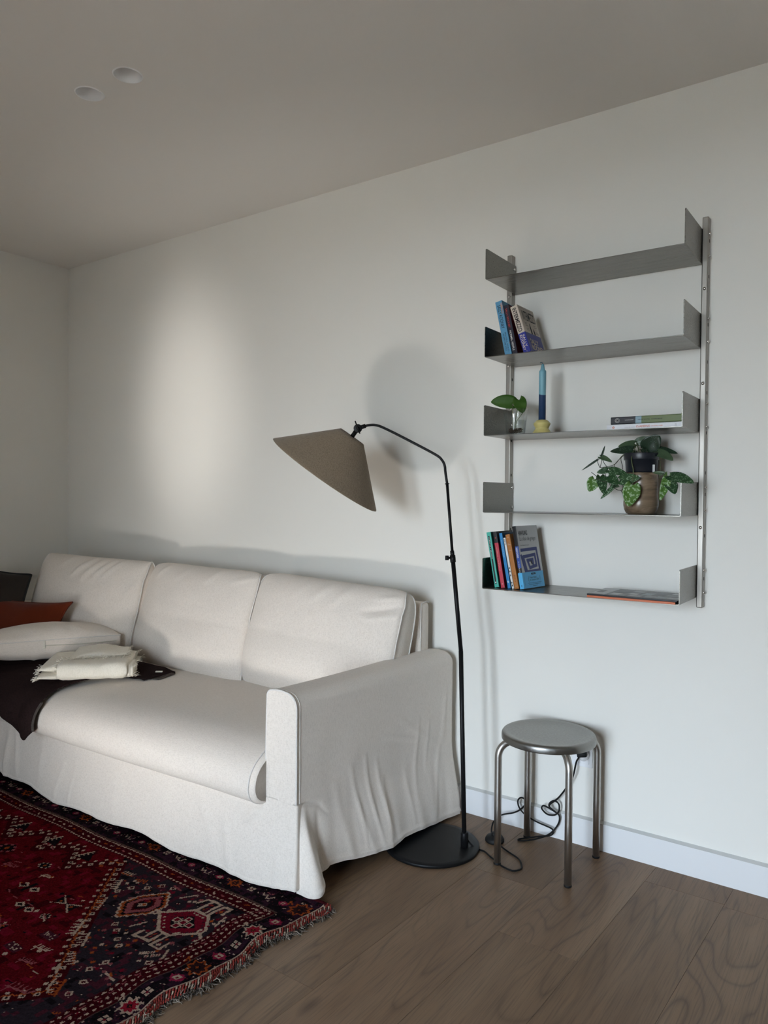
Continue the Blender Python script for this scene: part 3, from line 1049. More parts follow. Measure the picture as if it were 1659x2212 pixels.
tube('piping', [Vector((p.x, YFR - .001, p.z)) for p in L], .0032, M_pipe, arm, 8)
tube('piping', [arm_point(YFR + .013, j / 149) + Vector((.0005, 0, .0005)) for j in range(20, 120) if arm_point(YFR + .013, j / 149).z > .28], .0012, M_pipe, arm, 6)
# front of the slipcover: one long cloth from under the seat cushion to the floor
front_folds = [((.98, .20), (1.0, .03), .018, .012), ((1.03, .23), (1.10, .05), .012, .008), ((1.42, .16), (1.40, .02), .010, .006), ((1.50, .18), (1.50, .03), .006, .006),
               ((2.34, .18), (2.40, .02), .016, .006), ((2.50, .255), (2.44, .20), .014, .010), ((2.585, .12), (2.57, .02), .012, .010), ((2.62, .10), (2.60, .02), .008, .008),
               ((1.75, .20), (1.80, .03), .02, .005), ((2.05, .22), (2.02, .03), .02, .004), ((.90, .22), (.86, .03), .02, .012), ((2.20, .24), (2.30, .10), .02, .004), ((1.25, .2), (1.28, .04), .02, .006)]
def front_hem(x):
    return .026 + .008 * math.sin(x * 7.3 + .5) + .006 * math.sin(x * 17) + .016 * math.exp(-((x - .90) / .05) ** 2) - .006 * smooth01(2.3, 2.6, x)
def front_pt(u, v):
    x0 = .04
    wrap = max(0.0, u - .985) / .015               # the cloth turns the corner and disappears behind the pleat
    x = x0 + (2.650 - x0) * min(1.0, u / .985)
    inarm = smooth01(2.500, 2.518, x)
    f = max(0.0, (v - .16) / .84)
    ztop = .258 + .032 * inarm
    zh = front_hem(x)
    if v < .16:
        if x > 2.512:
            return Vector((x + .004 * wrap, YFR - .0035 + .03 * wrap, ztop + .0015))
        if v < .10:
            return Vector((x, -.80 + (YFR + .012 + .80) * (v / .10), ztop))
        a = (v - .10) / .06 * math.pi / 2
        return Vector((x, YFR + .012 - .0155 * math.sin(a), ztop - .012 + .012 * math.cos(a)))
    z = (ztop - .012 * (1 - inarm)) + (zh - (ztop - .012 * (1 - inarm))) * f
    k = smooth01(.285, .02, z)
    kn = smooth01(.285, .20, z)
    d = .0035 + (.050 + .010 * math.sin(x * 4.1 + 1) - .022 * smooth01(2.45, 2.645, x)) * k ** 1.2
    for (a, b, wd, am) in front_folds: d += am * kn * ridge(x, z, a[0], a[1], b[0], b[1], wd)
    d += (.0025 * nz(x * 8, z * 7, 2.2) + .0030 * nz(x * 22, z * 4, 9.1) * k) * kn
    d += .006 * ridge(x, z, 2.50, .262, 2.44, .225, .014)
    if f > .955: d += .003 * math.sin(math.pi * min(1, (f - .955) / .03))
    xx = x + .014 * k * smooth01(2.5, 2.65, x)
    return Vector((xx - .004 * wrap, YFR - d + .045 * wrap, z))
fr_ = sheet('front_cover', front_pt, 330, 70, M_linen, sofa)
# hidden seat box, back frame and left arm
box('seat_box', .14, 2.50, -.80, -.10, .09, .256, M_linen, sofa)
def back_frame():
    bm = bmesh.new()
    bm_box(bm, .12, 2.618, -.150, -.048, .25, .832, .02, 4)
    for v in bm.verts:
        v.co.y += (v.co.z - .25) * .05 * (1 if v.co.y < -.1 else 0)
    return bm
from_bm('back_frame', back_frame(), M_linen, sofa, True)
tube('piping', [(2.616, -.118, .60), (2.617, -.116, .80), (2.614, -.108, .829), (2.613, -.07, .834), (2.613, -.052, .828)], .0024, M_pipe, sofa.children[-1], 6)
def left_arm():
    bm = bmesh.new(); bm_box(bm, .025, .128, YFR, YB, .03, ARM_Z, .03, 4); return bm
from_bm('arm', left_arm(), M_linen, sofa, True)
for (lx, ly) in ((.22, -.80), (2.46, -.80), (.22, -.12), (2.46, -.12)):
    lathe('foot', [(0, 0), (.022, 0), (.026, .09), (0, .09)], M_dark, sofa, 16, (lx, ly, .012 if ly < -.5 else 0))

# seat cushion: one long bench cushion with a soft waterfall front
SX0, SX1 = .135, 2.5185
SEAT_TOP = [(-.965, .335), (-.955, .368), (-.930, .398), (-.885, .424), (-.820, .443), (-.740, .4535), (-.640, .458), (-.500, .459), (-.380, .457), (-.250, .452), (-.185, .440)]
SEAT_REST = [(-.165, .400), (-.165, .300), (-.185, .266), (-.260, .2575), (-.600, .2575), (-.850, .2575), (-.915, .263), (-.950, .282), (-.964, .308)]
def seat_front(x): return .028 * smooth01(1.5, 2.52, x)
def seat_section(x, k):
    c = [(y, z) for y, z in SEAT_TOP + SEAT_REST]
    cy, cz = -.56, .357
    out = []
    for p in catmull([Vector((0, y, z)) for y, z in c], 5, True):
        y, z = p.y, p.z
        y += seat_front(x) * smooth01(-.75, -.95, y)
        if z > .40: z += .0030 * nz(x * 3, y * 3, .5)
        if y < -.86:
            y += .0030 * nz(x * 6, z * 8, 3.3) + .0011 * nz(x * 30, z * 10, 6.1) * smooth01(2.2, 1.5, x)
            for (xa, xb, am) in ((1.50, 1.53, .0030), (1.57, 1.60, .0036), (1.635, 1.655, .0022), (1.30, 1.31, .002)):
                y += am * ridge(x, z, xa, .42, xb, .31, .009)
        out.append(Vector((x, cy + (y - cy) * (1 - (1 - k) * .22), cz + (z - cz) * k)))
    return out
xs_ = [SX0 + (SX1 - .028 - SX0) * k / 190 for k in range(191)] + [SX1 - .028 + .028 * math.sin(k / 12 * math.pi / 2) for k in range(1, 13)]
vs, fs = [], []
na = None
for x in xs_:
    e = max(0.0, (x - (SX1 - .028)) / .028)
    k = .90 + .10 * math.sqrt(max(0.0, 1 - e * e))
    sec = seat_section(x, k)
    na = len(sec)
    vs += sec
for i in range(len(xs_) - 1):
    for j in range(na):
        j2 = (j + 1) % na
        fs.append((i * na + j, i * na + j2, (i + 1) * na + j2, (i + 1) * na + j))
fs.append(tuple(range(na))); fs.append(tuple(reversed([(len(xs_) - 1) * na + j for j in range(na)])))
seat = from_data('seat_cushion', vs, fs, M_linen, sofa)
tube('piping', [p + Vector((.0015, -.001, .0005)) for p in seat_section(SX1 - .024, 1.0)], .0024, M_pipe, seat, 6, True)
_st = [(p.y, p.z) for p in catmull([Vector((0, y, z)) for y, z in SEAT_TOP], 6)]
def seat_z(x, y):
    yy = y - seat_front(x) * smooth01(-.75, -.95, y)
    return lerp_tab(_st, yy) + .0030 * nz(x * 3, y * 3, .5)

# cushions
def cushion_mesh(W, Hh, T, border, n=44, pinch=.045, crown=2.2, wr=None, ear=0.0, sag=0.0, roll=False):
    """returns verts, faces, front and back border loops; local x width, y thickness (-y is the front), z height"""
    vs, fs = [], []
    def P(u, v, side):
        pu = 1 - pinch * (1 - v * v) ; pv = 1 - pinch * (1 - u * u)
        # rounded corners
        r = .0
        x = W / 2 * u * pu; z = Hh / 2 * v * pv
        cu, cv = abs(u) ** 10, abs(v) ** 10
        k = ear * cu * cv
        x *= 1 + k - .03 * cu * cv; z *= 1 + k - .05 * cu * cv
        if roll:
            sd = border / T + (1 - border / T) * (1 - abs(u) ** 2.4) ** .62
            hv = (1 - abs(v) ** 3.2) ** .55
            low = 1 + .14 * (1 if v < 0 else 0) * (1 - (2 * v + 1) ** 2 if -1 < v < 0 else 0)
            th = T / 2 * max(.012, sd * hv) * low
            x *= 1 - .045 * abs(v) ** 8
        else:
            th = border / 2 + (T - border) / 2 * ((1 - abs(u) ** crown) * (1 - abs(v) ** crown)) ** .62
        th += sag * (1 - u * u) * math.exp(-((v + .35) / .5) ** 2)
        if wr: th += wr(u, v, side)
        return Vector((x, side * th, z))
    idx = {}
    for side in (-1, 1):
        for i in range(n + 1):
            for j in range(n + 1):
                # denser towards the rim
                u = -math.cos(math.pi * i / n) * .35 + (2 * i / n - 1) * .65
                v = -math.cos(math.pi * j / n) * .35 + (2 * j / n - 1) * .65
                idx[side, i, j] = len(vs); vs.append(P(u, v, side))
        for i in range(n):
            for j in range(n):
                q_ = (idx[side, i, j], idx[side, i + 1, j], idx[side, i + 1, j + 1], idx[side, i, j + 1])
                fs.append(q_ if side == -1 else q_[::-1])
    loop = [(i, 0) for i in range(n)] + [(n, j) for j in range(n)] + [(n - i, n) for i in range(n)] + [(0, n - j) for j in range(n)]
    A = [idx[-1, i, j] for i, j in loop]; B = [idx[1, i, j] for i, j in loop]
    for k in range(len(loop)):
        k2 = (k + 1) % len(loop)
        fs.append((A[k], B[k], B[k2], A[k2]))
    return vs, fs, [vs[k] for k in A], [vs[k] for k in B]
def cushion(name, W, Hh, T, border, mt, parent, mtx, piping=None, pr=.0028, both=True, **kw):
    vs, fs, A, B = cushion_mesh(W, Hh, T, border, **kw)
    o = from_data(name, vs, fs, mt, parent)
    o.matrix_local = mtx
    if piping:
        if kw.get('roll'):
            nn_ = kw.get('n', 44)
            for lp in (A, B):
                for sl in (lp[nn_:2 * nn_ + 1], lp[3 * nn_:] + lp[:1]):
                    tube('piping', [v * 1.0 + Vector((v.x * .004, 0, 0)) for v in sl], pr, piping, o, 6)
            return o
        for lp in ((A, B) if both else (A,)):
            p = tube('piping', [v * 1.0 + Vector((v.x * .006, 0, v.z * .006)) for v in lp], pr, piping, o, 6, True)
    return o
def TR(loc, rx=0, ry=0, rz=0):
    return Matrix.Translation(loc) @ Matrix.Rotation(R(rz), 4, 'Z') @ Matrix.Rotation(R(rx), 4, 'X') @ Matrix.Rotation(R(ry), 4, 'Y')
def wr_back(seed, pulls):
    def f(u, v, side):
        if side > 0: return 0.0
        d = .008 * nz(u * 1.6 + seed, v * 1.6, seed) + .0025 * nz(u * 5 + seed, v * 4, seed)
        for (a, b, wd, am) in pulls: d += 1.5 * am * ridge(u, v, a[0], a[1], b[0], b[1], wd)
        return d
    return f
pulls_r = [((.15, .98), (-.05, .62), .05, .005), ((.40, .98), (.25, .60), .05, .005), ((.98, .72), (.62, .55), .04, -.007), ((.98, .58), (.70, .45), .035, .006), ((.98, .86), (.72, .78), .04, .005),
           ((-.2, .98), (-.3, .66), .05, .004), ((-.9, -.9), (-.6, -.6), .06, .004)]
pulls_m = [((-.55, .98), (-.70, .70), .05, .005), ((-.1, .98), (-.22, .72), .05, .005), ((.45, .98), (.3, .7), .04, .005), ((.98, .9), (.7, .75), .05, .004), ((-.98, -.95), (-.6, -.7), .06, .004)]
pulls_l = [((.10, .99), (-.12, .55), .035, .009), ((.30, .99), (.08, .50), .035, .010), ((.48, .98), (.25, .50), .03, .009), ((.62, .97), (.42, .55), .03, .008), ((-.3, .98), (-.45, .7), .04, .006), ((.98, .6), (.8, .1), .05, .006)]
cushion('back_cushion', .768, .510, .235, .105, M_linen, sofa, TR((2.232, -.248, .656), -15, 2.2, .5), M_pipe, n=64, pinch=.012, wr=wr_back(1.1, pulls_r), roll=True)
cushion('back_cushion', .768, .515, .240, .085, M_linen, sofa, TR((1.476, -.258, .665), -15, .6, -1.0), M_pipe, n=64, pinch=.012, wr=wr_back(5.3, pulls_m), roll=True)
cushion('back_cushion', .775, .515, .235, .080, M_linen, sofa, TR((.742, -.345, .678), -14, 1.0, 7), M_pipe, n=64, pinch=.02, ear=.035, wr=wr_back(8.7, pulls_l), roll=True)

# ------------------------------------------------------------------ loose cushions
def wr_soft(seed, a=.006):
    return lambda u, v, side: a * nz(u * 1.8 + seed, v * 1.8 + side, seed)
p = thing('throw_pillow', 'charcoal velvet pillow with black edging leaning in the sofa corner, behind the rust pillow', 'pillow', (.305, -.580, .656))
o = cushion('pillow_cover', .34, .38, .11, .004, M_dark, p, TR((0, 0, 0), -16, 2, 10), None, pinch=.05, ear=.03, wr=wr_soft(2))
vs, fs, A, B = cushion_mesh(.34, .38, .11, .004, pinch=.05, ear=.03)
tube('edging', [v + Vector((v.x * .01, 0, v.z * .01)) for v in A], .005, M_darkedge, o, 6, True)
p = thing('throw_pillow', 'rust orange velvet lumbar pillow on the sofa, in front of the charcoal pillow', 'pillow', (.560, -.610, .592))
o = cushion('pillow_cover', .62, .26, .11, .004, M_orange, p, TR((0, 0, 0), -22, -2, 6), None, pinch=.09, ear=.09, wr=wr_soft(6))
vs, fs, A, B = cushion_mesh(.62, .26, .11, .004, pinch=.09, ear=.09)
tube('seam', [v + Vector((v.x * .004, 0, v.z * .004)) for v in A], .0025, M_orange, o, 6, True)
# linen cushion lying flat, zip side towards the room
fc = thing('loose_cushion', 'white linen box cushion with a zip, lying flat on the sofa seat', 'cushion', (.882, -.646, .5605))
mf = TR((0, 0, 0), 0, 0, -27) @ Matrix.Rotation(R(-90), 4, 'X') @ Matrix.Rotation(R(0), 4, 'Y')
def wr_flat(u, v, side):
    return .006 * nz(u * 2 + 3, v * 2, side) + .008 * ridge(u, v, .98, .2, .3, .05, .06) + .007 * ridge(u, v, .98, .5, .4, .3, .05) + .006 * ridge(u, v, .98, -.2, .5, -.25, .05)
cov = cushion('cushion_cover', .26, .60, .165, .050, M_linen, fc, mf, None, n=40, pinch=.03, ear=.05, wr=wr_flat)
vs, fs, A, B = cushion_mesh(.26, .60, .165, .050, n=40, pinch=.03, ear=.05)
tube('piping', [v + Vector((v.x * .005, 0, v.z * .005)) for v in A], .0022, M_pipe, cov, 6, True)
ZU, ZV = .235, .19

# ------------------------------------------------------------------ throws
dt = thing('throw_blanket', 'dark brown wool throw draped over the front of the sofa seat', 'blanket', (1.1, -.7, .46))
DT0 = Vector((1.1, -.7, .46))
_arc = catmull([Vector((0, y, z)) for y, z in ([(-.53, .459), (-.58, .459)] + SEAT_TOP[6::-1] + [(-.9635, .312), (-.958, .28), (-.955, .22), (-.953, .16)])], 10)
_len = [0.0]
for _a, _b in zip(_arc, _arc[1:]): _len.append(_len[-1] + (_b - _a).length)
def seat_path(x, s):
    """point resting on the seat surface at arc length s forward from y=-.47, then hanging down its front"""
    k = 1
    while k < len(_arc) - 1 and _len[k] < s: k += 1
    t = (s - _len[k - 1]) / max(1e-9, _len[k] - _len[k - 1])
    p = _arc[k - 1].lerp(_arc[k], t)
    tg = (_arc[k] - _arc[k - 1]).normalized()
    n_ = Vector((0, tg.z, -tg.y))
    if n_.z < 0 and tg.y < -.2: n_ = -n_
    if n_.y > 0: n_ = -n_
    return Vector((x, p.y + seat_front(x) * smooth01(-.75, -.95, p.y), p.z)) + n_ * .018
def dthrow(u, v):
    xl = .70
    hem = lerp_tab([(0, .462), (.45, .476), (.62, .486), (.75, .524), (.86, .560), (.93, .563), (1.0, .520)], u)
    s = hem * v
    xr = lerp_tab([(0, 1.335), (.15, 1.36), (.33, 1.395), (.46, 1.385), (.57, 1.355), (.70, 1.335), (1.0, 1.33)], s / .50)
    x = xl + (xr - xl) * u
    pnt = seat_path(x, s)
    k = smooth01(.34, .50, s)
    fold = .016 * math.sin(u * 21 + 1.0) * k * u + .008 * nz(u * 6, v * 5, 2.0) + .012 * nz(u * 9, v * 7, 5.5) * smooth01(.45, .65, s)
    pnt.y -= max(-.004, fold) + .004 * k
    pnt.z += .008 * abs(nz(u * 7 + v * 3, v * 5, 7.0)) * (1 - k) + .003 * (1 - k)
    pnt.z += .005 * math.exp(-((u - .55) / .35) ** 2) * math.exp(-((v - .28) / .18) ** 2)
    return pnt - DT0
sheet('draped_cloth', dthrow, 90, 90, M_throw, dt, .006)
def dtip(u, v):        # heather side of the cloth seen where the edge turns back
    q = dthrow(.985 + .03 * v * (1 - .2 * u), .80 + .19 * u)
    return q + Vector((.010 * v, .004 - .010 * v, 0))
sheet('turned_edge', dtip, 24, 6, M_throwback, dt, .004)
def dback(u, v):       # part of the throw lying between the cream blanket and the back cushions
    x = 1.20 + .345 * u
    y = -.462 - .165 * v - .015 * math.sin(u * 5)
    z = seat_z(x, y) + .008 + .038 * (1 - abs(2 * v - .8) ** 2 * .8) * (1 - u ** 3) * (1 - v ** 4) + .004 * nz(u * 7, v * 5, 1)
    return Vector((x, y, max(z, seat_z(x, y) + .006))) - DT0
sheet('rear_fold', dback, 40, 24, M_throw, dt, .007)
def dcorner(u, v):
    x = 1.395 + .165 * u + .02 * v
    y = -.545 - .075 * v + .085 * u - .02 * u * v
    return Vector((x, y, seat_z(x, y) + .008 + .008 * math.sin(u * 6) * v)) - DT0
sheet('corner_flap', dcorner, 24, 12, M_throwback, dt, .006)
lb = bmesh.new(); bm_box(lb, -.015, .015, -.005, .005, -.0015, .0015, .0008)
o = from_bm('care_label', lb, M_cream, dt)
o.location = Vector((1.525, -.520, seat_z(1.525, -.52) + .022)) - DT0; o.rotation_euler = (R(14), 0, R(38))
# loose threads along its edge
vs, fs = [], []
for k in range(70):
    u_ = 1.0; v_ = rng.uniform(.25, .99)
    a = dthrow(u_, v_)
    d = Vector((rng.uniform(.2, 1), rng.uniform(-.6, .3), rng.uniform(-.6, .2))).normalized() * rng.uniform(.004, .010)
    v2, f2 = tube_data([a, a + d * .5 + Vector((0, 0, .001)), a + d], [.0007, .0006, .0004], 4, base=len(vs)); vs += v2; fs += f2
o = from_data('edge_threads', vs, fs, M_throwback, dt); o['kind'] = 'stuff'

cb = thing('throw_blanket', 'folded cream wool throw with fringed ends, lying on the dark brown throw', 'blanket', (1.262, -.670, .481))
CB0 = Vector((1.262, -.670, .481))
ANG = R(47)
CS = 1.12
ex, ey = Vector((math.cos(ANG), math.sin(ANG), 0)), Vector((-math.sin(ANG), math.cos(ANG), 0))
def fold_slab(x0, x1, y0, y1, z0, z1, seed, taper=0.0, bulge=.0):
    """soft folded layer in blanket axes (ex along the sofa, ey away from the room): closed section swept along ex"""
    def f(u, v):
        th = 2 * math.pi * v
        c, s = math.cos(th), math.sin(th)
        cy, hy = (y0 + y1) / 2, (y1 - y0) / 2
        cz, hz = (z0 + z1) / 2, (z1 - z0) / 2
        e = .55
        k = 1 - taper * u
        endr = 1 - .18 * max(0, abs(2 * u - 1) - .86) / .14
        yy = cy + hy * k * math.copysign(abs(c) ** e, c) + .006 * nz(u * 4, v * 3, seed)
        zz = cz + hz * endr * math.copysign(abs(s) ** .75, s) + .0035 * nz(u * 9, v * 6, seed + 3) + bulge * math.sin(u * 7 + seed) * (1 if s > 0 else 0)
        xx = x0 + (x1 - x0) * u + .006 * nz(v * 5, u, seed + 1) - .010 * (1 - abs(s)) * (1 if u > .5 else -1) * 0
        return ex * (xx * CS) + ey * (yy * CS) + Vector((0, 0, zz))
    return f
def closed_slab(name, f, nu=44, nv=40):
    vs = [f(i / (nu - 1), j / nv) for i in range(nu) for j in range(nv)]
    fs = []
    for i in range(nu - 1):
        for j in range(nv):
            j2 = (j + 1) % nv
            fs.append((i * nv + j, (i + 1) * nv + j, (i + 1) * nv + j2, i * nv + j2))
    fs.append(tuple(range(nv))); fs.append(tuple(reversed([(nu - 1) * nv + j for j in range(nv)])))
    return from_data(name, vs, fs, M_cream, cb)
S_low = fold_slab(-.165, .170, -.155, .165, -.006, .024, 1.0)
S_mid = fold_slab(-.160, .155, -.135, .160, .022, .058, 4.0, .12, .002)
S_rol = fold_slab(-.095, .148, -.178, -.066, -.004, .068, 7.0, .05, .002)
S_top = fold_slab(-.070, .130, -.060, .150, .054, .084, 11.0, .35, .006)
S_end = fold_slab(.120, .172, -.168, -.040, -.004, .054, 15.0, .1, .002)
closed_slab('lower_fold', S_low); closed_slab('middle_fold', S_mid); closed_slab('front_roll', S_rol); closed_slab('upper_fold', S_top); closed_slab('end_fold', S_end, 20)
vs, fs = [], []
def strand(a, d, ln, r=.0010):
    global vs, fs
    d = d.normalized()
    p1 = a + d * ln * .4 + Vector((rng.uniform(-.3, .3), rng.uniform(-.3, .3), rng.uniform(-.1, .4))) * ln * .4
    p2 = a + d * ln + Vector((rng.uniform(-.4, .4), rng.uniform(-.4, .4), rng.uniform(-.5, .3))) * ln * .4
    v2, f2 = tube_data([a, p1, p2], [r, r, r * .7], 5, base=len(vs)); vs += v2; fs += f2
for k in range(110):      # along the seam between roll and upper fold
    u_ = k / 109
    a = ex * (CS * (-.100 + .245 * u_)) + ey * (CS * (-.082 + .008 * math.sin(k))) + Vector((0, 0, .068 + .004 * math.sin(k * .7)))
    strand(a, ey * rng.uniform(.2, 1) + ex * rng.uniform(-.7, .7) + Vector((0, 0, rng.uniform(.0, .5))), rng.uniform(.010, .018))
for k in range(46):       # left ends of the layers
    f_ = rng.choice([S_low, S_mid]); v_ = rng.uniform(.35, .68)
    a = f_(0.0, v_)
    strand(a, -ex + ey * rng.uniform(-.5, .5) + Vector((0, 0, rng.uniform(-.6, .2))), rng.uniform(.014, .026))
for k in range(40):       # round the left end of the roll
    a = S_rol(0.0, rng.uniform(.1, .9))
    strand(a, -ex + Vector((rng.uniform(-.4, .4), rng.uniform(-.4, .4), rng.uniform(-.3, .8))), rng.uniform(.010, .022))
for k in range(56):       # right ends
    f_ = rng.choice([S_end, S_mid, S_low, S_top]); v_ = rng.uniform(.1, .75)
    a = f_(1.0, v_)
    strand(a, ex + ey * rng.uniform(-.2, .8) + Vector((0, 0, rng.uniform(-.2, .7))), rng.uniform(.012, .026))
o = from_data('fringe', vs, fs, M_cream, cb); o['kind'] = 'stuff'
cb.location = CB0
# the zip of the loose cushion: tape line and a pull on the side facing the room
M_zip = mat('zip_beige', (.60, .56, .47), .4)
zp = []
for k in range(25):
    v_ = -.10 + 1.04 * k / 24
    zp.append((.13 * (1 - .03 * (1 - v_ * v_)) + .0010, .004 * math.sin(v_ * 3), .30 * v_))
tube('zip', zp, .0024, M_zip, cov, 6)
zb = bmesh.new()
bm_box(zb, -.003, .003, -.030, .002, -.0045, .0045, .002)
bm_box(zb, -.004, .004, -.004, .006, -.006, .006, .002)
zo = from_bm('zip_pull', zb, mat('zip_pull_pale', (.72, .69, .60), .35), cov)
zo.location = (.1275, .006, -.030)
zo.rotation_euler = (0, 0, 0)

# ------------------------------------------------------------------ floor lamp
fl = thing('floor_lamp', 'black arched floor lamp with a brown linen cone shade, standing beside the sofa arm', 'lamp', (2.808, -.332, 0))
FL0 = Vector((2.808, -.332, 0))
def rel(p): return Vector(p) - FL0
lathe('base', [(0, 0), (.166, 0), (.1695, .0015), (.1695, .009), (.1675, .0115), (.150, .0122), (0, .0122)], M_black, fl, 96)
pb, pk, pr_, pbend = Vector((2.916, -.290, .0)), Vector((2.8475, -.272, 1.033)), Vector((2.817, -.265, 1.300)), Vector((2.806, -.264, 1.390))
pb = Vector((2.9185, -.292, .012))
dirp = Vector((-.030, .004, .39)).normalized()
pmid = Vector((2.892, -.285, .705))
lathe('socket', [(.0, 0), (.0135, 0), (.0135, .050), (.0125, .052), (0, .052)], M_black, fl, 24, rel(pb) + Vector((0, 0, 0)))
low = [rel(pb), rel(pb.lerp(pmid, .5)), rel(pmid)]
lp = tube('lower_pole', low, .0082, M_black, fl, 20)
tube('lower_pole', [rel(pmid), rel(pk)], .0078, M_black, fl, 20)
tube('upper_pole', [rel(pk), rel(pr_)], .0052, M_black, fl, 16)
cl = tube('clamp', [rel(pk - (pk - pmid).normalized() * .016), rel(pk + (pk - pmid).normalized() * .010)], .0102, M_black, fl, 20)
tube('clamp_collar', [rel(pk + (pk - pmid).normalized() * .006), rel(pk + (pk - pmid).normalized() * .026)], .0075, M_black, fl, 18)
kd = Vector((-.82, -.575, 0)).normalized()
tube('clamp_knob', [rel(pk), rel(pk + kd * .014), rel(pk + kd * .0145), rel(pk + kd * .027)], [.004, .004, .0085, .0085], M_black, fl, 18)
tube('joint_ring', [rel(pr_ - (pr_ - pk).normalized() * .0012), rel(pr_ + (pr_ - pk).normalized() * .0012)], .0085, M_black, fl, 18)
pj = Vector((2.5197, -.410, 1.5022))        # swivel joint
pa = Vector((2.800, -.263, 1.387)); pa2 = Vector((2.770, -.268, 1.4045))
arc = catmull([pr_, Vector((2.8098, -.2665, 1.345)), Vector((2.8085, -.267, 1.360)), Vector((2.8045, -.268, 1.374)), Vector((2.7965, -.2695, 1.3865)), Vector((2.7834, -.2725, 1.3995)), Vector((2.7472, -.2865, 1.4216)),
               Vector((2.6781, -.318, 1.4610)), Vector((2.6249, -.346, 1.4914)), Vector((2.5925, -.363, 1.5085)), Vector((2.5790, -.371, 1.5135)), Vector((2.5660, -.378, 1.5155)), Vector((2.5500, -.388, 1.5140)), Vector((2.5368, -.3965, 1.5100))], 8)
tube('arm', [rel(p) for p in arc], .0048, M_black, fl, 14)
jd = (arc[-1] - pj).normalized()
tube('swivel_sleeve', [rel(pj + jd * .010), rel(pj + jd * .030)], .0078, M_black, fl, 16)
view = Vector((-.575, .818, 0)); rt = Vector((.818, .575, 0)); up = Vector((0, 0, 1))
AX = (rt * -.575 + up * -.818 + view * .075).normalized()      # the way the shade opens
tube('swivel_joint', [rel(pj - view * .008), rel(pj - view * .0075), rel(pj + view * .0075), rel(pj + view * .008)], [.0140, .0155, .0155, .0140], M_black, fl, 28)
tube('swivel_screw', [rel(pj - view * .008), rel(pj - view * .014)], .0058, M_black, fl, 14)
tube('wing_screw', [rel(pj - view * .013 + up * .026 - rt * .010), rel(pj - view * .012), rel(pj - view * .013 - up * .020 + rt * .008)], .0024, M_black, fl, 8)
top_c = pj + AX * .036
tube('shade_neck', [rel(pj + AX * .010), rel(top_c + AX * .012)], .0082, M_black, fl, 16)
sh = thing_shade = None
R0, R1, HS = .0515, .231, .172
prof = [(R0 - .002, .001), (R0, 0)] + [(R0 + (R1 - R0) * t, HS * t) for t in [k / 14 for k in range(1, 15)]] + [(R1 + .0012, HS + .002), (R1 - .002, HS + .0035), (R1 - .004, HS + .001)] + \
       [(R0 + (R1 - R0) * t - .0035, HS * t) for t in [k / 14 for k in range(13, 0, -1)]] + [(R0 - .004, .003)]
shade = lathe('lamp_shade', prof, M_shade, fl, 96, rel(top_c), AX)
lathe('shade_top', [(0, .002), (R0 - .003, .002), (R0 - .003, .004), (0, .004)], M_shade, shade, 48, rel(top_c), AX)
tube('socket_stem', [rel(top_c + AX * .004), rel(top_c + AX * .055)], .017, M_black, fl, 20)
lathe('bulb', [(0, .050), (.014, .052), (.018, .066), (.030, .092), (.031, .104), (.024, .122), (0, .130)], mat('frosted_bulb', (.75, .73, .70), .3), fl, 24, rel(top_c), AX)
# mains cord: pole -> floor loop -> foot switch -> loops by the baseboard -> plug
W1 = [(2.921, -.285, .055), (2.927, -.279, .030), (2.948, -.268, .007), (2.985, -.268, .004), (3.020, -.290, .004), (3.046, -.304, .004), (3.066, -.318, .004), (3.090, -.329, .004), (3.125, -.333, .004),
      (3.141, -.302, .004), (3.110, -.250, .004), (3.058, -.222, .004), (3.024, -.206, .006), (3.000, -.188, .010)]
tube('cord', [rel(p) for p in catmull(W1, 10)], .0030, M_cord, fl, 8)
sw = Vector((2.975, -.168, 0))
lathe('foot_switch', [(0, 0), (.032, 0), (.0345, .003), (.0345, .010), (.029, .019), (.016, .0235), (0, .024)], M_rubber, fl, 36, rel(sw))
lathe('switch_button', [(0, .020), (.0110, .020), (.0120, .022), (.0120, .031), (.010, .033), (0, .033)], M_rubber, fl, 24, rel(sw))
W2 = [(2.955, -.150, .010), (2.938, -.120, .016), (2.930, -.086, .032), (2.946, -.058, .050), (2.984, -.040, .062), (3.006, -.034, .074), (3.024, -.031, .092), (3.033, -.030, .110), (3.026, -.031, .124),
      (3.012, -.032, .124), (3.003, -.034, .110), (3.010, -.038, .090), (3.030, -.038, .071), (3.060, -.034, .056), (3.090, -.032, .048), (3.118, -.032, .044), (3.140, -.034, .040), (3.146, -.038, .030), (3.136, -.042, .018),
      (3.100, -.062, .012), (3.062, -.090, .006), (3.044, -.108, .0045), (3.048, -.118, .0045), (3.074, -.104, .006), (3.108, -.070, .012), (3.132, -.044, .022), (3.150, -.034, .042), (3.164, -.029, .070), (3.164, -.028, .094),
      (3.150, -.029, .103), (3.128, -.031, .112), (3.106, -.034, .118), (3.100, -.036, .106), (3.120, -.034, .090), (3.146, -.031, .092), (3.162, -.028, .108), (3.162, -.027, .134), (3.146, -.029, .144), (3.130, -.032, .134),
      (3.128, -.034, .120), (3.150, -.032, .106), (3.128, -.034, .1235), (3.162, -.036, .160), (3.192, -.038, .203), (3.2175, -.040, .250), (3.2304, -.042, .306), (3.240, -.044, .326)]
tube('cord', [rel(p) for p in catmull(W2, 9)], .0030, M_cord, fl, 8)
pm = bmesh.new(); bm_box(pm, -.008, .026, -.012, .012, -.009, .009, .004, 2)
po = from_bm('plug', pm, M_rubber, fl, True)
po.location = rel((3.2430, -.044, .339)); po.rotation_euler = (0, R(-12), R(12))
tube('plug_face', [rel((3.252, -.034, .330)), rel((3.252, -.0125, .330))], .0165, M_white, fl, 24)
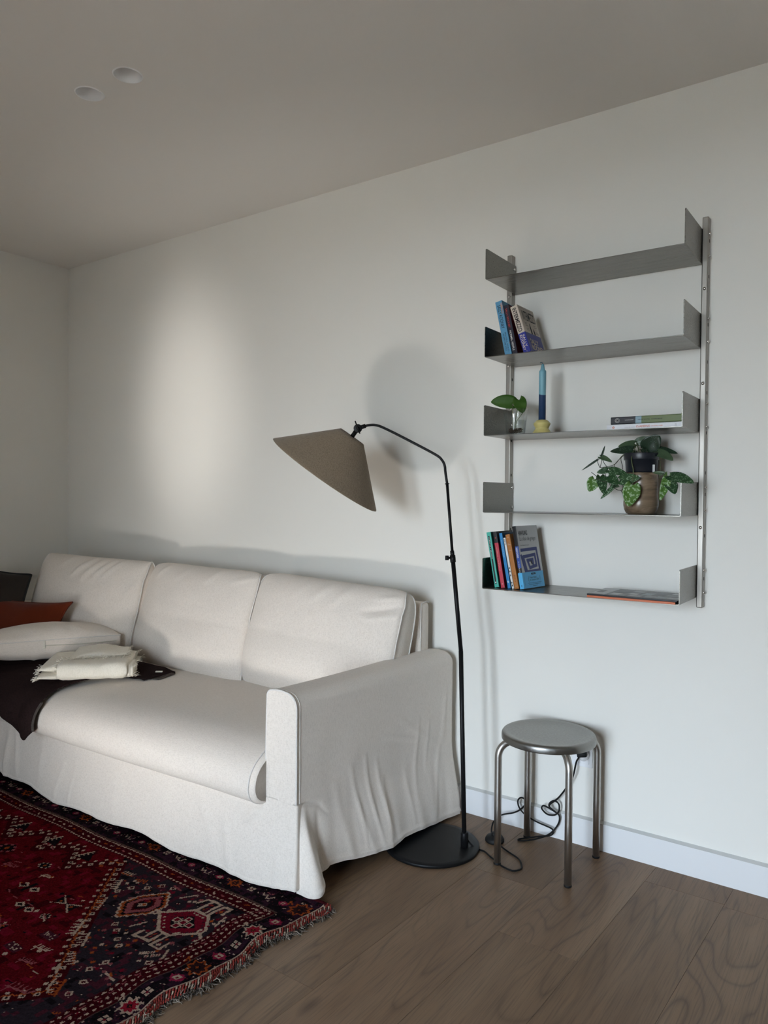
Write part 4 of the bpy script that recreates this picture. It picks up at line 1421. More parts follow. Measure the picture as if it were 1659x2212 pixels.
# outlet
oc = thing('wall_outlet', 'white square wall outlet with a black plug in it, behind the steel stool', 'outlet', (3.2400, 0, .3260))
box('cover_plate', -.0375, .0375, -.0095, 0, -.041, .041, M_white, oc, .0015)
box('socket_insert', -.026, .026, -.0125, -.0090, -.028, .028, M_white, oc, .001)

# ------------------------------------------------------------------ stool
st = thing('stool', 'round brushed steel stool with four bent tube legs, in front of the wall outlet', 'stool', (3.186, -.190, 0))
sr = .160
lathe('seat', [(0, .4365), (.06, .4368), (.100, .4380), (.122, .4405), (.136, .4438), (.146, .4462), (.152, .4460), (.1565, .4432), (.1592, .4390), (sr, .4340), (sr, .4235), (.159, .4210), (.1575, .4205), (.1562, .4220), (.1555, .434), (.146, .4415), (.12, .436), (.06, .4325), (0, .4320)], M_steel, st, 96)
for (lx, ly) in ((-.128, -.124), (-.130, .123), (.123, -.124), (.130, .121)):
    k = math.hypot(lx, ly)
    ux, uy = lx / k, ly / k
    rl = .1775
    ex_, ey_ = lx, ly
    pth = []
    zt_, rb = .4200, .050
    for a in range(0, 10):
        t_ = a / 9 * math.pi / 2
        pth.append((ex_ - ux * rb + ux * rb * math.sin(t_), ey_ - uy * rb + uy * rb * math.sin(t_), zt_ - rb + rb * math.cos(t_)))
    pth = [(ux * .05, uy * .05, zt_), (ux * .09, uy * .09, zt_)] + pth + [(ex_, ey_, .20), (ex_, ey_, .006)]
    lg = tube('leg', pth, .0122, M_steelz, st, 24)
    lathe('foot_cap', [(0, 0), (.0122, 0), (.0129, .002), (.0129, .0060), (.0122, .0070), (0, .0070)], M_rubber, lg, 20, (ex_, ey_, 0))

# ------------------------------------------------------------------ wall shelf unit
un = thing('wall_shelf', 'brushed steel wall shelf with five folded trays between two slotted rails', 'shelf', (3.288, 0, .897))
U0 = Vector((3.288, 0, .897))
XL, XR = 2.9525, 3.6225
ZS = [2.018, 1.745, 1.469, 1.198, .928]
TH = .0025
YFS = -.245
for zi, z in enumerate(ZS):
    bm = bmesh.new()
    # folded sheet: bottom and two upright cheeks, one section extruded along the depth, corners of the cheeks rounded
    hp = .1085
    rb = .003
    sec = [(XL, hp), (XL, rb), (XL + rb, 0), (XR - rb, 0), (XR, rb), (XR, hp), (XR - TH, hp), (XR - TH, rb + TH * .5), (XR - rb - TH * .5, TH), (XL + rb + TH * .5, TH), (XL + TH, rb + TH * .5), (XL + TH, hp)]
    ysec = [(YFS, .004), (YFS + .0012, .0012), (YFS + .004, 0), (-.004, 0)]
    rows = []
    for (y, dz) in ysec:
        rows.append([bm.verts.new((x - U0.x, y, z - U0.z + (zz - dz if zz > .05 else zz))) for x, zz in sec])
    n = len(sec)
    for A, B in zip(rows, rows[1:]):
        for k in range(n):
            bm.faces.new((A[k], A[(k + 1) % n], B[(k + 1) % n], B[k]))
    for rw in (rows[0], rows[-1]):
        bm.faces.new([rw[k] for k in (0, 1, 10, 11)]); bm.faces.new([rw[k] for k in (1, 2, 9, 10)]); bm.faces.new([rw[k] for k in (2, 3, 8, 9)])
        bm.faces.new([rw[k] for k in (3, 4, 7, 8)]); bm.faces.new([rw[k] for k in (4, 5, 6, 7)])
    so = from_bm('shelf', bm, M_steelx, un)
    for zz in (.092, .018):
        for side in (-1, 1):
            if side == -1:   # bolt heads inside the left cheek
                lathe('bolt', [(0, .0045), (.003, .0045), (.0045, .0035), (.0052, .001), (.0052, 0), (0, 0)], M_bolt, so, 14, (XL + TH - U0.x, -.018, z + zz - U0.z), (1, 0, 0))
            else:            # nuts on the far side of the right rail
                lathe('bolt', [(0, .0055), (.003, .0055), (.0045, .0045), (.0052, .001), (.0052, 0), (0, 0)], M_bolt, so, 14, (3.6425 - U0.x, -.018, z + zz - U0.z), (1, 0, 0))
for (x0, x1) in ((2.932, 2.952), (3.6230, 3.6425)):
    bm = bmesh.new(); bm_box(bm, x0 - U0.x, x1 - U0.x, -.031, 0, 0, 1.266, .003, 2)
    ra = from_bm('rail', bm, M_rail, un)
    for zz in (.30, .85, 1.11) if x0 < 3 else (.262, .73, 1.035):
        lathe('screw', [(0, .003), (.003, .0028), (.0048, .0010), (.0052, 0)], M_bolt, ra, 16, ((x0 + x1) / 2 - U0.x, -.031, zz), (0, -1, 0))
    for zz in (.095, .235, .37, .44, .57, .70, .80, .92, 1.075, 1.19):
        box('slot', x1 - U0.x - .0005, x1 - U0.x + .0004, -.021, -.014, zz - .005, zz + .005, M_hole, ra)

# ------------------------------------------------------------------ books
FONT = bpy.data.curves.new('f', 'FONT').font
def lettering(parent, body, o, xd, yd, wd, ht, m, name='lettering', shear=0.0, lift=.0004, spacing=1.0, bold=0.0):
    """text mapped into the rectangle with origin o, axes xd (width wd) and yd (height ht) of the parent"""
    cu = bpy.data.curves.new('t', 'FONT')
    cu.body = body; cu.resolution_u = 3; cu.shear = shear; cu.space_character = spacing; cu.offset = bold
    cu.align_x = 'LEFT'; cu.space_line = .85
    to = bpy.data.objects.new('t', cu)
    C.objects.link(to)
    dg = bpy.context.evaluated_depsgraph_get()
    me = bpy.data.meshes.new_from_object(to.evaluated_get(dg))
    bpy.data.objects.remove(to, do_unlink=True); bpy.data.curves.remove(cu)
    xs = [v.co.x for v in me.vertices]; ys = [v.co.y for v in me.vertices]
    ax, bx, ay, by = min(xs), max(xs), min(ys), max(ys)
    xd, yd, o = Vector(xd), Vector(yd), Vector(o)
    nrm = xd.cross(yd).normalized()
    for v in me.vertices:
        u, q = (v.co.x - ax) / max(1e-6, bx - ax), (v.co.y - ay) / max(1e-6, by - ay)
        v.co = o + xd * (u * wd) + yd * (q * ht) + nrm * lift
    me.materials.clear()
    return link(name, me, m, parent, False)
def ink(name, c): return mat(name, c, .6, spec=.3)
I_black, I_white, I_red, I_cream = ink('ink_black', (.012, .012, .014)), ink('ink_white', (.75, .74, .70)), ink('ink_red', (.52, .06, .045)), ink('ink_cream', (.62, .54, .45))
I_grey = ink('ink_grey', (.10, .10, .10))
def flat(parent, pts, m, name='print', lift=.0003, nrm=(1, 0, 0)):
    n = Vector(nrm) * lift
    return from_data(name, [Vector(p) + n for p in pts], [tuple(range(len(pts)))], m, parent, False)
def ccol(name, c, rough=.45): return mat(name, c, rough, spec=.4)
def book(name, label, group, loc, lean, yaw, T, Hh, D, bands, back=None, mtx=None):
    """upright paperback: x thickness, y depth (spine at y=0 facing the room), z height; bands: [(z fraction, material)] from the bottom"""
    t = thing(name, label, 'book', loc, (0, R(-lean), 0), group)
    t.rotation_mode = 'XYZ'
    t.matrix_world = Matrix.Translation(loc) @ Matrix.Rotation(R(yaw), 4, 'Z') @ Matrix.Rotation(R(-lean), 4, 'Y')
    if mtx is not None: t.matrix_world = mtx
    c = .0007
    r = min(T * .28, .003)
    sec = []       # outline of the cover seen from above: right board, rounded spine, left board
    out = [(T, D), (T, r * .9)]
    for k in range(5):
        a = k / 4 * math.pi / 2
        out.append((T - r + r * math.cos(a), r - r * math.sin(a)))
    for k in range(5):
        a = k / 4 * math.pi / 2
        out.append((r - r * math.sin(a), r - r * math.cos(a)))
    out += [(0, r * .9), (0, D)]
    inn = [(c, D), (c, .0015), (T - c, .0015), (T - c, D)]
    zs = [0.0] + [b[0] * Hh for b in bands]
    vs, fs, fm = [], [], []
    for z in zs:
        for (x, y) in out: vs.append((x, y, z))
    n = len(out)
    for i in range(len(zs) - 1):
        for k in range(n - 1):
            fs.append((i * n + k, (i + 1) * n + k, (i + 1) * n + k + 1, i * n + k + 1)); fm.append(i)
    b0 = len(vs)
    for z in (0.0, Hh):
        for (x, y) in inn: vs.append((x, y, z))
    for k in range(3):
        fs.append((b0 + k, b0 + 4 + k, b0 + 5 + k, b0 + k + 1)); fm.append(0)
    for (base, bi, md) in ((0, b0, 0), ((len(zs) - 1) * n, b0 + 4, len(zs) - 2)):
        fs.append((base, base + 1, bi + 2, bi + 3)); fm.append(md)
        fs.append(tuple([base + k for k in range(1, n - 1)] + [bi + 1, bi + 2])); fm.append(md)
        fs.append((base + n - 2, base + n - 1, bi, bi + 1)); fm.append(md)
    fs.append((0, (len(zs) - 1) * n, b0 + 7, b0 + 3)); fm.append(0)
    fs.append((n - 1, (len(zs) - 1) * n + n - 1, b0 + 4, b0)); fm.append(0)
    co = from_data('cover', vs, fs, [b[1] for b in bands], t, False)
    if len(co.data.polygons) == len(fm): co.data.polygons.foreach_set('material_index', fm)
    bm = bmesh.new(); bm_box(bm, c, T - c, .0015, D - .0008, .0005, Hh - .0005)
    from_bm('pages', bm, M_paper, t)
    return t, co
def spine(co, body, T, z_top, z_bot, x0, x1, m, **kw):   # reads downwards
    return lettering(co, body, (x0, 0, z_top), (0, 0, -1), (1, 0, 0), z_top - z_bot, x1 - x0, m, lift=.0004, **kw)

G2, G5 = 'paperbacks leaning on the second shelf from the top', 'paperbacks leaning on the lowest shelf'
c_lb = ccol('cover_light_blue', (.10, .30, .48)); c_or = ccol('print_orange', (.62, .26, .09)); c_nv = ccol('cover_dark_navy', (.020, .020, .035)); c_mar = ccol('cover_maroon', (.10, .006, .010))
T = .0265
t, co = book('paperback_book', 'light blue paperback with orange spots on its spine, leaning on the second shelf', G2, (3.0165, -.214, 1.7478), 12.0, 1, T, .197, .128, [(1, c_lb)])
spine(co, 'SALLY ROONEY', T, .183, .098, .0062, .0185, I_black, bold=.004)
spine(co, 'BEAUTIFUL WORLD,', T, .082, .012, .0145, .0200, I_black); spine(co, 'WHERE ARE YOU', T, .080, .018, .0070, .0125, I_black)
flat(co, [(.0185, 0, .150), (.0258, .0006, .150), (.0258, .0006, .190), (.0205, 0, .188), (.0185, 0, .178)], c_or, 'orange_shape', .0002, (0, -1, 0))
flat(co, [(.0005 + .0062 * math.cos(a) * (1 if math.cos(a) > 0 else 0) + .001, .0004, .088 + .0075 * math.sin(a)) for a in [k / 16 * 2 * math.pi for k in range(16)]], ccol('print_peach', (.55, .33, .27)), 'peach_spot', .0002, (0, -1, 0))
flat(co, [(.0210 + .0048 * math.cos(a), .0003, .042 + .0065 * math.sin(a)) for a in [k / 18 * 2 * math.pi for k in range(18)]], c_or, 'orange_spot', .0002, (0, -1, 0))
T = .020
t, co = book('paperback_book', 'thin dark navy paperback with red and white spine lettering, on the second shelf', G2, (3.0455, -.214, 1.7478), 12.0, 1, T, .180, .112, [(1, c_nv)])
spine(co, 'SALLY ROONEY', T, .168, .098, .0052, .0120, I_red, bold=.006); spine(co, 'NORMAL PEOPLE', T, .088, .016, .0050, .0120, I_white, bold=.006)
flat(co, [(T, .001, .001), (T, .111, .001), (T, .111, .179), (T, .001, .179)], c_mar, 'front_print', .0002)
T = .0275
c_cr = ccol('cover_cream', (.58, .50, .42)); c_rb = ccol('cover_royal_blue', (.026, .035, .27))
t, co = book('paperback_book', 'thick cream and royal blue paperback with big black title, on the second shelf', G2, (3.0880, -.214, 1.7478), 18.2, -1, T, .176, .128, [(.42, c_rb), (1, c_cr)])
spine(co, 'INTERMEZZO', T, .168, .080, .0055, .0205, I_black, bold=.02); spine(co, 'SALLY', T, .066, .020, .0140, .0225, I_cream, bold=.02); spine(co, 'ROONEY', T, .068, .010, .0045, .0125, I_cream, bold=.02)
spine(co, 'f', T, .0075, .003, .0130, .0160, I_cream)
def front(co, body, T, y0, y1, z0, z1, m, **kw): return lettering(co, body, (T, y0, z0), (0, 1, 0), (0, 0, 1), y1 - y0, z1 - z0, m, **kw)
front(co, 'INTERMEZZO', T, .020, .120, .122, .160, I_black, bold=.01)
front(co, 'A NOVEL BY THE AUTHOR OF THE ABOVE'[:22], T, .014, .104, .167, .170, I_grey)
front(co, 'SALLY\nROONEY', T, .024, .122, .010, .052, I_cream, bold=.02)
for (y, z, w_) in [(.022, .112, .020), (.022, .107, .016), (.022, .101, .022), (.026, .090, .016), (.026, .085, .020), (.092, .112, .018), (.092, .105, .024), (.096, .086, .016), (.096, .081, .022)]:
    flat(co, [(T, y, z), (T, y + w_, z), (T, y + w_, z + .0016), (T, y, z + .0016)], I_grey, 'small_print', .0003)
for (y, z0, z1, w_) in [(.060, .074, .116, .0052), (.084, .074, .100, .0048)]:     # two plain standing shapes
    flat(co, [(T, y - w_, z0), (T, y + w_, z0), (T, y + w_ * .8, z0 + (z1 - z0) * .62), (T, y + w_ * .5, z1 - .006), (T, y + w_ * .2, z1), (T, y - w_ * .4, z1 - .004), (T, y - w_ * .9, z0 + (z1 - z0) * .6)], I_black, 'standing_shape', .0003)

z5 = .9308
c_te = ccol('cover_teal', (.06, .42, .33)); c_ted = ccol('cover_dark_teal', (.018, .10, .075)); c_rd = ccol('cover_red', (.47, .035, .060)); c_bk = ccol('cover_black', (.013, .013, .016)); c_bl = ccol('cover_bright_blue', (.012, .20, .47))
c_wh = ccol('cover_white', (.70, .69, .67)); c_br = ccol('cover_orange_brown', (.37, .135, .022)); c_gy = ccol('cover_pale_grey', (.50, .50, .49)); c_sky = ccol('band_sky_blue', (.10, .42, .72)); c_ind = ccol('print_indigo', (.018, .032, .16))
T = .0175
t, co = book('paperback_book', 'teal paperback with a narrow black spine panel, at the left end of the lowest shelf', G5, (2.9835, -.209, z5), 10.2, 2, T, .198, .135, [(1, c_te)])
flat(co, [(.0050, 0, .012), (.0110, 0, .012), (.0110, 0, .184), (.0050, 0, .184)], c_bk, 'spine_panel', .00025, (0, -1, 0))
spine(co, 'HISTORIAS BREVES', T, .180, .102, .0066, .0098, I_white, lift=.0006) if False else lettering(co, 'CUENTOS Y RELATOS', (.0064, 0, .180), (0, 0, -1), (1, 0, 0), .078, .0034, I_white, lift=.0005)
flat(co, [(.0062, 0, .015), (.0098, 0, .015), (.0098, 0, .020), (.0062, 0, .020)], I_white, 'emblem', .0005, (0, -1, 0))
flat(co, [(T, .001, .001), (T, .134, .001), (T, .134, .197), (T, .001, .197)], c_ted, 'front_print', .0002)
T = .0155
t, co = book('paperback_book', 'crimson paperback with a black top, beside the teal book on the lowest shelf', G5, (3.0085, -.209, z5), 10.0, 2, T, .201, .140, [(.80, c_rd), (1, c_bk)])
lettering(co, 'NOVELAS COMPLETAS', (.0052, 0, .146), (0, 0, -1), (1, 0, 0), .086, .0030, I_cream)
flat(co, [(.0065, 0, .176), (.0090, 0, .176), (.0090, 0, .181), (.0065, 0, .181)], I_red, 'emblem', .0004, (0, -1, 0)); flat(co, [(.0070, 0, .012), (.0090, 0, .012), (.0090, 0, .016), (.0070, 0, .016)], I_cream, 'emblem', .0004, (0, -1, 0))
flat(co, [(T, .001, .001), (T, .139, .001), (T, .139, .160), (T, .001, .160)], c_mar, 'front_print', .0002); flat(co, [(T, .001, .160), (T, .139, .160), (T, .139, .200), (T, .001, .200)], c_bk, 'front_print', .0002)
T = .0125
t, co = book('paperback_book', 'bright blue paperback with pale spine lettering, between red and white books on the lowest shelf', G5, (3.0345, -.209, z5), 10.6, 2, T, .197, .135, [(1, c_bl)])
lettering(co, 'RELATOS DEL MAR', (.0040, 0, .172), (0, 0, -1), (1, 0, 0), .062, .0036, ink('ink_pale_blue', (.30, .52, .70))); flat(co, [(.0045, 0, .020), (.0080, 0, .020), (.0080, 0, .027), (.0045, 0, .027)], I_white, 'emblem', .0004, (0, -1, 0))
flat(co, [(T, .001, .001), (T, .134, .001), (T, .134, .196), (T, .001, .196)], ccol('cover_deep_blue', (.006, .05, .11)), 'front_print', .0002)
T = .0085
t, co = book('paperback_book', 'thin white paperback with black marks on its spine, on the lowest shelf', G5, (3.0495, -.206, z5), 11.3, 2, T, .181, .125, [(1, c_wh)])
lettering(co, 'IIIII', (.0020, 0, .176), (0, 0, -1), (1, 0, 0), .018, .0045, I_black)
for z in (.070, .058, .044, .018, .008): flat(co, [(.0022, 0, z), (.0062, 0, z + .001), (.0058, 0, z + .006), (.0030, 0, z + .007)], I_black, 'spine_mark', .0004, (0, -1, 0))
T = .0175
t, co = book('paperback_book', 'orange brown paperback with small white spine lettering, on the lowest shelf', G5, (3.0605, -.209, z5), 11.3, 2, T, .193, .128, [(1, c_br)])
lettering(co, 'LAS\nNOVELAS', (.0045, 0, .155), (1, 0, 0), (0, 0, 1), .0095, .0068, I_cream); lettering(co, 'CLASICOS', (.0050, 0, .135), (1, 0, 0), (0, 0, 1), .0090, .0028, I_cream); lettering(co, '298', (.0065, 0, .181), (1, 0, 0), (0, 0, 1), .0050, .0038, I_cream)
flat(co, [(.0015, 0, .1755), (.016, 0, .1755), (.016, 0, .1763), (.0015, 0, .1763)], mat('rule_brown', (.18, .06, .01), .6), 'spine_rule', .0004, (0, -1, 0)); lettering(co, '3 ptas', (.0060, 0, .008), (1, 0, 0), (0, 0, 1), .0070, .0030, I_cream)
lettering(co, 'ED', (.0065, 0, .048), (0, 0, -1), (1, 0, 0), .024, .0050, mat('ink_brown', (.14, .045, .008), .6))
T = .0150; Hh = .222; D = .138
t, co = book('paperback_book', 'pale grey paperback with dark blue spiral and sky blue paper band, lowest shelf', G5, (3.0825, -.206, z5), 10.2, -8, T, Hh, D, [(.335, c_bk), (.335 + .20 + .145, ccol('spine_blue', (.035, .085, .33))), (1, c_bk)])
flat(co, [(T, .0022, .002), (T, D - .001, .002), (T, D - .001, Hh - .001), (T, .0022, Hh - .001)], c_gy, 'front_print', .0002)
front(co, 'HAN KANG', T, .012, .068, .188, .205, I_black, bold=.02, lift=.0005)
front(co, 'La clase de griego', T, .014, .118, .165, .184, I_grey, shear=.25, lift=.0005)
front(co, 'Premio Nacional de Literatura', T, .014, .070, .151, .155, I_black, lift=.0005)
lettering(co, 'HAN KANG', (.0040, 0, .146), (0, 0, -1), (1, 0, 0), .036, .0075, I_white, bold=.02); lettering(co, 'La clase de griego', (.0045, 0, .098), (0, 0, -1), (1, 0, 0), .044, .0065, I_white, shear=.25)
# maze-like square spiral, its strokes a little uneven
sp = [(.012, .132), (.114, .138), (.128, .066)] + []
def stroke(co, pts, wd):
    for (a, b) in zip(pts, pts[1:]):
        d = Vector((0, b[0] - a[0], b[1] - a[1])).normalized(); n_ = Vector((0, -d.z, d.y))
        A, B = Vector((T, a[0], a[1])) - d * wd, Vector((T, b[0], b[1])) + d * wd
        flat(co, [A - n_ * wd, B - n_ * wd, B + n_ * wd * 1.05, A + n_ * wd], c_ind, 'spiral_stroke', .0004 + .00002 * len(co.children))
stroke(co, [(.016, .136), (.113, .138), (.119, .060), (.035, .058), (.022, .112), (.098, .117), (.100, .078), (.056, .072), (.046, .098), (.080, .100), (.080, .086)], .0056)
stroke(co, [(.010, .116), (.024, .060)], .0048)
flat(co, [(T, .070, .082), (T, .077, .083), (T, .072, .097), (T, .066, .099), (T, .064, .093)], I_black, 'centre_shape', .0009)
bw = bmesh.new()       # paper band wrapped round the lower part
bm_box(bw, -.0006, T + .0008, -.0008, D - .0015, .001, .0575)
bo = from_bm('paper_band', bw, c_sky, t)
front(bo, 'Premio Nobel\nde Literatura 2024', T + .0008, .044, .102, .026, .041, I_black, lift=.0003)
front(bo, '(', T + .0008, .034, .038, .023, .043, I_black); front(bo, ')', T + .0008, .108, .112, .023, .043, I_black)
for (y, z, w_) in [(.030, .0175, .088), (.034, .0125, .078), (.058, .007, .032)]:
    flat(bo, [(T + .0008, y, z), (T + .0008, y + w_, z), (T + .0008, y + w_, z + .0012), (T + .0008, y, z + .0012)], ink('ink_navy', (.03, .08, .16)), 'small_print', .0003)
flat(bo, [(T + .0008, .058, .047), (T + .0008, .084, .047), (T + .0008, .086, .050), (T + .0008, .084, .0535), (T + .0008, .058, .0535), (T + .0008, .056, .050)], I_black, 'round_badge', .0003)
front(bo, 'OBRA', T + .0008, .063, .079, .0485, .0515, c_sky, lift=.0006)
lettering(bo, 'CORDILLERA', (T + .0008, .008, .050), (0, 0, -1), (0, 1, 0), .042, .0030, ink('ink_navy', (.03, .08, .16)))
flat(bo, [(.0055, -.0008, .010), (.0100, -.0008, .010), (.0078, -.0008, .016)], ink('ink_navy', (.03, .08, .16)), 'emblem', .0003, (0, -1, 0))

# two books lying flat on the third shelf, spines to the room
def lay(x, y, z, yaw, T):       # thickness -> up, height -> along x (top of the book to the left)
    # local x (thickness) -> up, local z (height) -> -X, local y -> +Y
    m = Matrix(((0, 0, -1), (0, 1, 0), (1, 0, 0))).to_4x4()
    return Matrix.Translation((x, y, z)) @ Matrix.Rotation(R(yaw), 4, 'Z') @ m
c_ol = ccol('cover_olive', (.12, .155, .055)); c_pb = ccol('cover_pale_blue', (.24, .35, .40))
z3 = 1.4718
T = .0185
t, co = book('flat_book', 'white paperback with orange spine lettering, lying under the black and olive book', 'books lying flat on the third shelf', (0, 0, 0), 0, 0, T, .237, .150, [(1, ccol('cover_bright_white', (.76, .75, .77)))], mtx=lay(3.6150, -.204, z3, 0, T))
def flat_spine(co, body, x_from_left, w_, H_, T, y0, y1, m, **kw):
    # reads left to right when the book lies with its front up: left end is local z=H
    return lettering(co, body, (y0, 0, H_ - x_from_left), (0, 0, -1), (1, 0, 0), w_, y1 - y0, m, lift=.0004, **kw)
I_or = ink('ink_orange', (.60, .17, .08)); I_lg = ink('ink_light_grey', (.36, .35, .35))
flat_spine(co, 'LETRAS DEL DIARIO', .058, .032, .237, T, .0065, .0092, I_lg); flat_spine(co, 'CUADERNO', .094, .044, .237, T, .0060, .0125, I_or, bold=.02); flat_spine(co, 'DE NOTAS Y VIAJES', .142, .034, .237, T, .0065, .0105, I_or, bold=.01)
flat(co, [(.0085 + .0036 * math.cos(a), 0, .237 - .022 + .0036 * math.sin(a)) for a in [k / 16 * 2 * math.pi for k in range(16)]], I_or, 'round_emblem', .0004, (0, -1, 0))
flat(co, [(.0085 + .0015 * math.cos(a), 0, .237 - .022 + .0015 * math.sin(a)) for a in [k / 12 * 2 * math.pi for k in range(12)]], I_white, 'round_emblem', .0006, (0, -1, 0))
flat_spine(co, 'S', .212, .006, .237, T, .0060, .0130, I_lg)
T = .0230
t, co = book('flat_book', 'black, pale blue and olive book lying on top of the white one', 'books lying flat on the third shelf', (0, 0, 0), 0, 0, T, .219, .145, [(.555, c_ol), (.640, c_pb), (1, c_bk)], mtx=lay(3.6105, -.206, z3 + .0189, 0, T))
flat_spine(co, 'THE EVENING JOURNEY', .045, .028, .219, T, .0105, .0128, I_white); flat_spine(co, 'A BOOK ON STILL', .086, .038, .219, T, .0102, .0130, I_black, bold=.02); flat_spine(co, 'GARDENS', .128, .034, .219, T, .0102, .0130, I_black, bold=.02)
ringp = [(.0115 + .0070 * math.cos(a), -.0004, .219 - .0215 + .0070 * math.sin(a)) for a in [k / 28 * 2 * math.pi for k in range(28)]]
tube('ring_emblem', ringp, .0005, I_white, co, 4, True)
tube('ring_emblem', [(.0115 + .0040 * math.cos(a), -.0004, .219 - .0215 + .0040 * math.sin(a)) for a in [k / 20 * 2 * math.pi for k in range(20)]], .0004, I_white, co, 4, True)

# magazines on the lowest shelf
mg = thing('magazine', 'thick magazine with an orange red spine, lying under the monochrome one on the lowest shelf', 'magazine', (3.4775, -.2515, .9308))
bm = bmesh.new(); bm_box(bm, -.141, .134, -.0005, .003, 0, .0070, .001); from_bm('spine', bm, ccol('spine_orange_red', (.52, .13, .05)), mg)
bm = bmesh.new(); bm_box(bm, -.141, .134, .003, .185, 0, .0068, .0005); from_bm('pages', bm, ccol('magazine_dark', (.03, .03, .035)), mg)
mg = thing('magazine', 'monochrome magazine with grey blocks on a black cover, lying on top of the other magazine', 'magazine', (3.4790, -.2530, .9381), (0, 0, R(.6)))
c_mk = ccol('magazine_black', (.016, .018, .024), .3)
bm = bmesh.new(); bm_box(bm, -.142, .138, 0, .190, 0, .0050, .0012); mo = from_bm('cover', bm, c_mk, mg)
greys = [ccol('block_grey_%s' % n_, c_, .35) for n_, c_ in (('light', (.46, .47, .48)), ('mid', (.25, .26, .27)), ('dark', (.08, .085, .09)), ('blue', (.26, .31, .33)))]
flat(mo, [(-.138, .006, .0050), (-.088, .006, .0050), (-.088, .184, .0050), (-.138, .184, .0050)], greys[0], 'cover_block', .0003, (0, 0, 1))
flat(mo, [(-.132, .060, .0050), (-.110, .060, .0050), (-.110, .120, .0050), (-.132, .120, .0050)], greys[2], 'cover_block', .0005, (0, 0, 1))
for (x0, x1, y0, y1, g) in [(-.080, -.050, .02, .07, 0), (-.075, -.045, .09, .15, 2), (-.050, -.030, .02, .05, 1), (-.030, .000, .06, .10, 0), (-.020, .020, .02, .05, 0), (-.034, .004, .12, .165, 1), (.010, .040, .07, .13, 3), (.030, .060, .02, .06, 1),
                            (.045, .075, .10, .16, 2), (.062, .10, .02, .07, 3), (.08, .12, .08, .12, 1), (.10, .132, .025, .06, 0), (.09, .13, .135, .17, 0)]:
    flat(mo, [(x0, y0, .0050), (x1, y0, .0050), (x1 + .006, y1, .0050), (x0 + .004, y1, .0050)], greys[g], 'cover_block', .0004, (0, 0, 1))

# ------------------------------------------------------------------ plants, vase, glass, candle
def mat_leaf(name, base, edge, spot=None, amount=.5, scale=170, bright=None):
    m = mat(name, base, .38, spec=.45)
    b = NB(m)
    v = b.coord('Object')
    c = b.mix(b.noise(v, 60, 2), base, edge)
    if spot:
        vo = b.n('TexVoronoi'); vo.inputs['Scale'].default_value = scale; vo.inputs['Randomness'].default_value = 1.0
        ds = b.n('VectorMath', operation='ADD')
        nn = b.n('TexNoise'); nn.inputs['Scale'].default_value = 120; b.l(v, nn.inputs['Vector'])
        sc_ = b.n('VectorMath', operation='SCALE'); sc_.inputs['Scale'].default_value = .012
        b.l(nn.outputs['Color'], sc_.inputs[0]); b.l(v, ds.inputs[0]); b.l(sc_.outputs[0], ds.inputs[1])
        b.l(ds.outputs[0], vo.inputs['Vector'])
        sp = b.ramp(vo.outputs['Distance'], [(amount, (1,) * 3), (amount + .06, (0,) * 3)])
        pick = b.ramp(b.noise(v, 85, 1), [(.42, (0,) * 3), (.5, (1,) * 3)])
        c = b.mix(b.math('MULTIPLY', sp, pick), c, spot)
    b.col(c)
    b.b.inputs['Subsurface Weight'].default_value = 0.0
    return m
LM = {'D': mat_leaf('leaf_dark_green', (.012, .026, .014), (.020, .040, .020), (.10, .16, .11), .22, 260),
      'U': mat_leaf('leaf_underside_green', (.050, .085, .042), (.070, .110, .055)),
      'S': mat_leaf('leaf_spotted_green', (.016, .052, .018), (.028, .075, .024), (.22, .32, .20), .36, 230),
      'B': mat_leaf('leaf_silver_green', (.060, .150, .022), (.085, .185, .030), (.34, .46, .28), .46, 150)}
M_stem = mat('plant_stem', (.080, .095, .040), .5)
M_stem_d = mat('plant_stem_dark', (.035, .040, .020), .5)
TOCAM = Vector((.575, -.818, .05)).normalized()
def leaf(name, base, tip, wd, m, parent, origin, fold=.12, curl=.06, n_hint=None, lobes=.16, asym=0.0, n=14, sharp=1.0):
    B, T_ = Vector(base), Vector(tip)
    a = T_ - B
    L_ = a.length
    a = a / L_
    nh = Vector(n_hint) if n_hint else TOCAM + Vector((0, 0, .15))
    s = a.cross(nh).normalized()
    nn = s.cross(a).normalized()
    vs, fs = [], []
    ns_ = 10
    def hw(t):
        return (math.sin(math.pi * min(1, t) ** .66) ** .62) * (1 - .06 * t) if 0 < t < 1 else 0.0
    for i in range(n + 1):
        t = i / n
        t_ = t ** .9
        h = hw(.03 + .97 * t_) * wd / 2 * 1.12 if i < n else 0
        for j in range(ns_ + 1):
            q = -1 + 2 * j / ns_
            back = lobes * abs(q) ** 1.4 * (1 - t_) ** 2.2
            p = (t_ - back) * L_
            hh = h * (1 + asym * q)
            off = fold * abs(q) * h - curl * L_ * (t_ - .35) ** 2 * (1 if t_ > .35 else .3) + .02 * wd * math.sin(t_ * 9 + q * 2)
            vs.append(B + a * p + s * (q * hh) + nn * off)
    w_ = ns_ + 1
    for i in range(n):
        for j in range(ns_):
            fs.append((i * w_ + j, i * w_ + j + 1, (i + 1) * w_ + j + 1, (i + 1) * w_ + j))
    o = from_data(name, [v - Vector(origin) for v in vs], fs, m, parent)
    sol = o.modifiers.new('thickness', 'SOLIDIFY'); sol.thickness = .0006; sol.offset = -1
    return o
